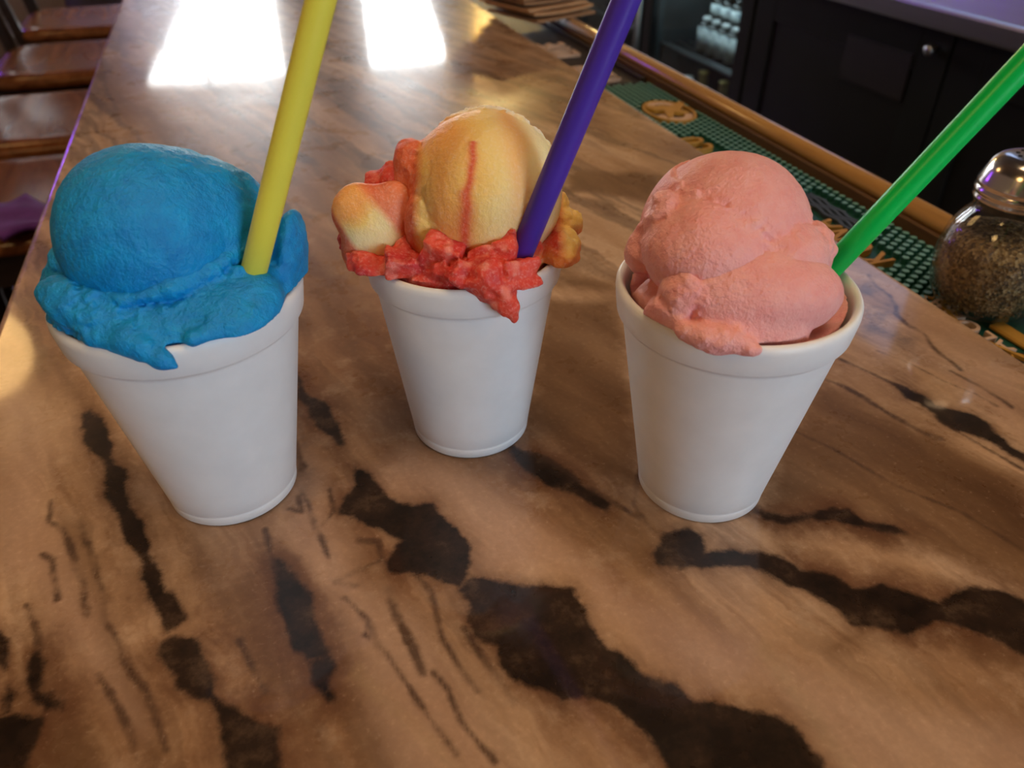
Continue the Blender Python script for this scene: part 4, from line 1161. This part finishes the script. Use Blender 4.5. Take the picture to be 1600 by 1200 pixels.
# ------------------------------------------------------------------ bar stools along the left of the bar
def make_stool():
    e = empty('bar_stool', (0, 0, 0))
    SZ = 0.745
    # glossy saddle seat
    bm = bmesh.new(); nx, ny = 22, 22
    hx, hy = 0.205, 0.205
    for top in (1, 0):
        for j in range(ny + 1):
            for i in range(nx + 1):
                u, v = 2*i/nx - 1, 2*j/ny - 1
                k = (abs(u)**6 + abs(v)**6) ** (1/6) / max(abs(u), abs(v), 1e-6) if (u or v) else 1
                x, y = u * hx / k, v * hy / k
                edge = max(0, (max(abs(u), abs(v)) - 0.82) / 0.18)
                dish = -0.012 * math.cos(min(1, abs(u)) * math.pi / 2) * math.cos(min(1, abs(v)) * math.pi / 2)
                z = SZ + dish - 0.014 * edge ** 2 if top else SZ - 0.042 + 0.010 * edge ** 2
                bm.verts.new((x, y, z))
    bm.verts.ensure_lookup_table(); N = (nx + 1) * (ny + 1)
    for s in (0, 1):
        for j in range(ny):
            for i in range(nx):
                a = s*N + j*(nx+1) + i; bm.faces.new([bm.verts[q] for q in (a, a+1, a+nx+2, a+nx+1)])
    bd = [i for i in range(nx+1)] + [j*(nx+1)+nx for j in range(1, ny+1)] + [ny*(nx+1)+i for i in range(nx-1, -1, -1)] + [j*(nx+1) for j in range(ny-1, 0, -1)]
    for a, b in zip(bd, bd[1:] + bd[:1]): bm.faces.new([bm.verts[q] for q in (a, b, N+b, N+a)])
    from_bm('seat', bm, M['stool_wood'], e, True)
    legs = {}
    for sx in (-1, 1):
        for sy in (-1, 1):
            t_, b_ = Vector((sx*0.165, sy*0.165, SZ - 0.03)), Vector((sx*0.205, sy*0.205, 0.0))
            legs[sx, sy] = (t_, b_)
            bm = bmesh.new(); tube_bm(bm, b_, t_, 0.022, 0.019, 12); from_bm('leg', bm, M['stool_frame'], e, False)
    def at(k, f): return legs[k][1].lerp(legs[k][0], f)
    for a, b, f in (((-1,-1),(1,-1),.30), ((-1,1),(1,1),.30), ((-1,-1),(-1,1),.38), ((1,-1),(1,1),.26)):
        tube('stretcher', at(a, f), at(b, f), 0.012, M['stool_frame'], e, n=10)
    # apron under the seat
    for lo, hi in (((-0.18, -0.185, SZ-0.095), (0.18, -0.160, SZ-0.035)), ((-0.18, 0.160, SZ-0.095), (0.18, 0.185, SZ-0.035)),
                   ((-0.185, -0.16, SZ-0.095), (-0.160, 0.16, SZ-0.035)), ((0.160, -0.16, SZ-0.095), (0.185, 0.16, SZ-0.035))):
        box('apron', lo, hi, M['stool_frame'], e, 0.003, 1)
    # back away from the bar
    for sy in (-1, 1):
        bm = bmesh.new(); tube_bm(bm, (-0.185, sy*0.175, SZ - 0.06), (-0.255, sy*0.185, SZ + 0.40), 0.021, 0.017, 12); from_bm('back_post', bm, M['stool_frame'], e)
    for f, hgt in ((0.35, 0.045), (0.90, 0.10)):
        x = -0.185 - 0.07 * f
        bm = bmesh.new(); bm_box(bm, (x - 0.011, -0.178, SZ - 0.06 + 0.46*f - hgt/2), (x + 0.011, 0.178, SZ - 0.06 + 0.46*f + hgt/2), 0.005, 2)
        from_bm('back_rail', bm, M['stool_wood'], e)
    for k in range(4):
        y = -0.105 + 0.07 * k
        tube('spindle', (-0.21, y, SZ + 0.10), (-0.245, y, SZ + 0.33), 0.008, M['stool_frame'], e, n=8)
    return e
st0 = make_stool()
STOOL = ['glossy brown wooden bar stool nearest the camera, beside the bar\'s left edge', 'glossy brown wooden bar stool, second from the camera along the bar',
         'glossy brown wooden bar stool, third from the camera along the bar', 'glossy brown wooden bar stool farthest along the bar, honey bright seat']
for i, (x, y) in enumerate(((-0.40, 1.50), (-0.41, 1.97), (-0.42, 2.52), (-0.44, 3.08))):
    o = st0 if i == 0 else copy_tree(st0)
    o.location = (x, y, 0)
    tag(o, STOOL[i], 'stool', 'bar stools along the bar')
# invented cloth, its purple stands in for light glowing on the nearest stool
bm = bmesh.new(); bmesh.ops.create_grid(bm, x_segments=12, y_segments=12, size=0.5)
for v in bm.verts:
    x, y = v.co.x * 0.10, v.co.y * 0.13
    v.co = (x, y, 0.004 * math.sin(x * 70) * math.cos(y * 50) + 0.006)
r = bmesh.ops.extrude_face_region(bm, geom=list(bm.faces))
for v in r['geom']:
    if isinstance(v, bmesh.types.BMVert): v.co.z += 0.010
pc = from_bm('glow_cloth', bm, M['purple_glow_cloth'], None, True)
pc.location = (-0.385, 1.345, 0.745); pc.rotation_euler = (0, 0, 0.6)
tag(pc, 'small purple cloth added for the purple glow on the nearest bar stool', 'cloth')

# ------------------------------------------------------------------ the back bar
BX = 1.22
wt = empty('back_counter', (0, 0, 0), 0, 'steel-topped back counter behind the bar', 'counter')
box('worktop', (BX - 0.04, -1.0, ZB - 0.085), (BX + 0.66, 3.6, ZB - 0.048), M['steel'], wt, 0.006, 2)
box('backsplash', (BX + 0.63, -1.0, ZB - 0.048), (BX + 0.66, 3.6, ZB + 0.15), M['steel'], wt, 0.003, 1)
def cabinet(y0, y1, label):
    e = empty('cabinet', (BX, (y0 + y1) / 2, 0), 0, label, 'cabinet', 'black cabinets under the back counter')
    h = (y1 - y0) / 2; zt = ZB - 0.085
    box('body', (0.022, -h, 0.08), (0.60, h, zt), M['black'], e)
    box('kickboard', (0.06, -h, 0.0), (0.58, h, 0.08), M['black'], e)
    hh = h - 0.003
    d = box('door', (0.006, -hh, 0.10), (0.022, hh, zt - 0.006), M['black'], e)
    for lo, hi in (((0, -hh, 0.10), (0.006, -hh + 0.075, zt - 0.006)), ((0, hh - 0.075, 0.10), (0.006, hh, zt - 0.006)),
                   ((0, -hh + 0.075, zt - 0.085), (0.006, hh - 0.075, zt - 0.006)), ((0, -hh + 0.075, 0.10), (0.006, hh - 0.075, 0.19))):
        box('door_frame', lo, hi, M['black2'], d, 0.0015, 1)
    k = lathe('knob', [(0, 0), (0.006, 0), (0.006, 0.008), (0.010, 0.013), (0.010, 0.018), (0.006, 0.022), (0, 0.022)], M['steel'], d, 20)
    k.location = (0, -hh + 0.035, zt - 0.040); k.rotation_euler = (0, -math.pi / 2, 0)
    return e
cabinet(0.62, 1.15, 'black cabinet door under the back counter, behind the spice shaker')
cabinet(1.15, 1.77, 'black cabinet door under the back counter, beside the bottle cooler')
sig = box('notice_panel', (BX - 0.003, 1.235, ZB - 0.232), (BX + 0.003, 1.425, ZB - 0.145), simple('dark_plum_panel', (0.017, 0.013, 0.015), 0.4), None, 0.001, 1)
tag(sig, 'faint dark plum panel on the black cabinet door', 'panel')

def cooler(y0, y1, label):
    e = empty('bottle_cooler', (BX, (y0 + y1) / 2, 0), 0, label, 'cooler', 'glass door coolers under the back counter')
    h = (y1 - y0) / 2; zt = ZB - 0.085; t = 0.03
    for lo, hi in (((0.03, -h, 0.05), (0.60, -h + t, zt)), ((0.03, h - t, 0.05), (0.60, h, zt)), ((0.03, -h + t, zt - t), (0.60, h - t, zt)),
                   ((0.03, -h + t, 0.05), (0.60, h - t, 0.10)), ((0.57, -h + t, 0.10), (0.60, h - t, zt - t))):
        box('case', lo, hi, M['inside'], e)
    box('base', (0.06, -h, 0), (0.58, h, 0.05), M['black2'], e)
    d = box('door_glass', (0.008, -h + 0.055, 0.14), (0.012, h - 0.055, zt - 0.06), M['door_glass'], e)
    for lo, hi in (((0, -h + 0.004, 0.07), (0.028, -h + 0.058, zt - 0.004)), ((0, h - 0.058, 0.07), (0.028, h - 0.004, zt - 0.004)),
                   ((0, -h + 0.058, zt - 0.06), (0.028, h - 0.058, zt - 0.004)), ((0, -h + 0.058, 0.07), (0.028, h - 0.058, 0.14))):
        box('door_frame', lo, hi, M['black2'], e, 0.003, 1)
    bm = bmesh.new(); tube_bm(bm, (-0.03, h - 0.03, zt - 0.40), (-0.03, h - 0.03, zt - 0.10), 0.009, n=12)
    hd = from_bm('handle', bm, M['grey_metal'], e, True)
    for z in (zt - 0.385, zt - 0.115): tube('handle_post', (-0.03, h - 0.03, z), (0.0, h - 0.03, z), 0.006, M['grey_metal'], hd)
    box('light_strip', (0.05, -h + t + 0.01, zt - t - 0.02), (0.07, h - t - 0.01, zt - t), M['cooler_led'], e)
    for zs in (ZB - 0.352, ZB - 0.635):
        s = box('shelf', (0.055, -h + t, zs - 0.006), (0.067, h - t, zs), M['grey_metal'], e)
        for k in range(14):
            x = 0.085 + k * 0.035
            tube('shelf_wire', (x, -h + t, zs - 0.004), (x, h - t, zs - 0.004), 0.003, M['grey_metal'], s, n=6)
    return e
cooler(1.775, 2.36, 'black glass door bottle cooler next to the black cabinets')
cooler(2.365, 2.95, 'black glass door bottle cooler farther along the back counter')

def glass_col(nm, c): return simple(nm, c, 0.12, 0.0, var=0.1, Coat_Weight=0.4)
M['b_dark'] = glass_col('dark_bottle_glass', (0.012, 0.010, 0.008)); M['b_green'] = glass_col('green_bottle_glass', (0.02, 0.06, 0.025)); M['b_amber'] = glass_col('amber_bottle_glass', (0.14, 0.055, 0.012))
def label_mat(nm, c, c2):
    m, nt = mat(nm); g = G(nt)
    f = g.smooth(g.noise(g.mapping(g.coord(), scale=(60, 60, 90)), 1.0, 2), 0.55, 0.62)
    g.out(g.bsdf(g.mix(f, c, c2), 0.6)); return m
M['l_white'] = label_mat('white_label', (0.72, 0.80, 0.80), (0.35, 0.42, 0.48)); M['l_cream'] = label_mat('cream_red_label', (0.66, 0.55, 0.36), (0.45, 0.09, 0.05)); M['l_blue'] = label_mat('blue_label', (0.10, 0.20, 0.42), (0.55, 0.62, 0.66))
M['cap_white'] = simple('white_caps', (0.72, 0.76, 0.76), 0.35); M['foil'] = simple('gold_foil', (0.62, 0.52, 0.20), 0.35, 0.5, var=0.2, nscale=300)
def make_bottle(h, r, rn, shoulder, neck, l0, l1, gl, lb, cp, foil=False):
    e = empty('bottle', (0, 0, 0))
    prof = [(0, 0.002), (r - 0.003, 0), (r, 0.004), (r, shoulder)]
    for k in range(1, 8):
        t = k / 7; s = t * t * (3 - 2 * t); prof.append((r + (rn - r) * s, shoulder + (neck - shoulder) * t))
    prof += [(rn, h - 0.010), (rn + 0.0015, h - 0.009), (rn + 0.0015, h - 0.003), (0, h - 0.003)]
    lathe('glass_body', prof, gl, e, 20)
    lathe('paper_label', [(r + 0.0004, l0), (r + 0.0006, l0), (r + 0.0006, l1), (r + 0.0004, l1)], lb, e, 20)
    lathe('cap', [(rn + 0.0022, h - 0.010), (rn + 0.003, h - 0.008), (rn + 0.0028, h - 0.001), (rn, h), (0, h)], cp, e, 16)
    if foil: lathe('neck_foil', [(rn + 0.0006, neck - 0.005), (rn + 0.0012, neck), (rn + 0.0008, h - 0.012)], M['foil'], e, 16)
    return e
bs_a = make_bottle(0.100, 0.0225, 0.0095, 0.078, 0.090, 0.010, 0.074, M['b_dark'], M['l_white'], M['cap_white'])
bs_b = make_bottle(0.170, 0.0235, 0.0105, 0.122, 0.148, 0.086, 0.118, M['b_dark'], M['l_white'], M['cap_white'])
bs_c = make_bottle(0.235, 0.031, 0.0135, 0.130, 0.185, 0.040, 0.115, M['b_green'], M['l_cream'], M['foil'], True)
bs_d = make_bottle(0.200, 0.030, 0.0125, 0.110, 0.155, 0.030, 0.100, M['b_amber'], M['l_cream'], M['cap_white'])
bs_e = make_bottle(0.150, 0.028, 0.0120, 0.090, 0.125, 0.025, 0.085, M['b_dark'], M['l_blue'], M['cap_white'])
used = set()
def bottle(src, x, y, z, label, group):
    o = src if src not in used else copy_tree(src)
    used.add(src); o.location = (x, y, z); tag(o, label, 'bottle', group)
ORD = ['rightmost', 'second from the right', 'third from the right', 'fourth from the right', 'leftmost']
ZS1, ZS2 = ZB - 0.352, ZB - 0.635
for k in range(5):
    bottle(bs_a, 1.330, 1.955 + k * 0.052, ZS1, f'small white labelled bottle, {ORD[k]} in the cooler\'s front row', 'front row of white labelled bottles')
for k in range(5):
    bottle(bs_b, 1.415, 2.02 + k * 0.056, ZS1, f'taller white labelled bottle, {ORD[k]} in the cooler\'s back row', 'back row of white labelled bottles')
for x, y, lb in ((1.33, 2.022, 'gold-necked green bottle on the lower shelf, rightmost of two'), (1.33, 2.140, 'gold-necked green bottle on the lower shelf, leftmost of two')):
    bottle(bs_c, x, y, ZS2, lb, 'gold-necked bottles')
bottle(bs_d, 1.33, 1.94, ZS2, 'amber bottle beside the gold-necked bottles on the lower shelf', 'amber bottles')
bottle(bs_d, 1.33, 2.225, ZS2, 'amber bottle left of the gold-necked bottles on the lower shelf', 'amber bottles')
for k in range(4):
    bottle(bs_d, 1.33, 2.455 + k * 0.075, ZS1, f'cream labelled amber bottle, {ORD[k] if k < 3 else ORD[4]} in the farther cooler', 'cream labelled bottles')
for k in range(5):
    bottle(bs_e, 1.33, 2.46 + k * 0.07, ZS2, f'blue labelled bottle, {ORD[k]} low in the farther cooler', 'blue labelled bottles')
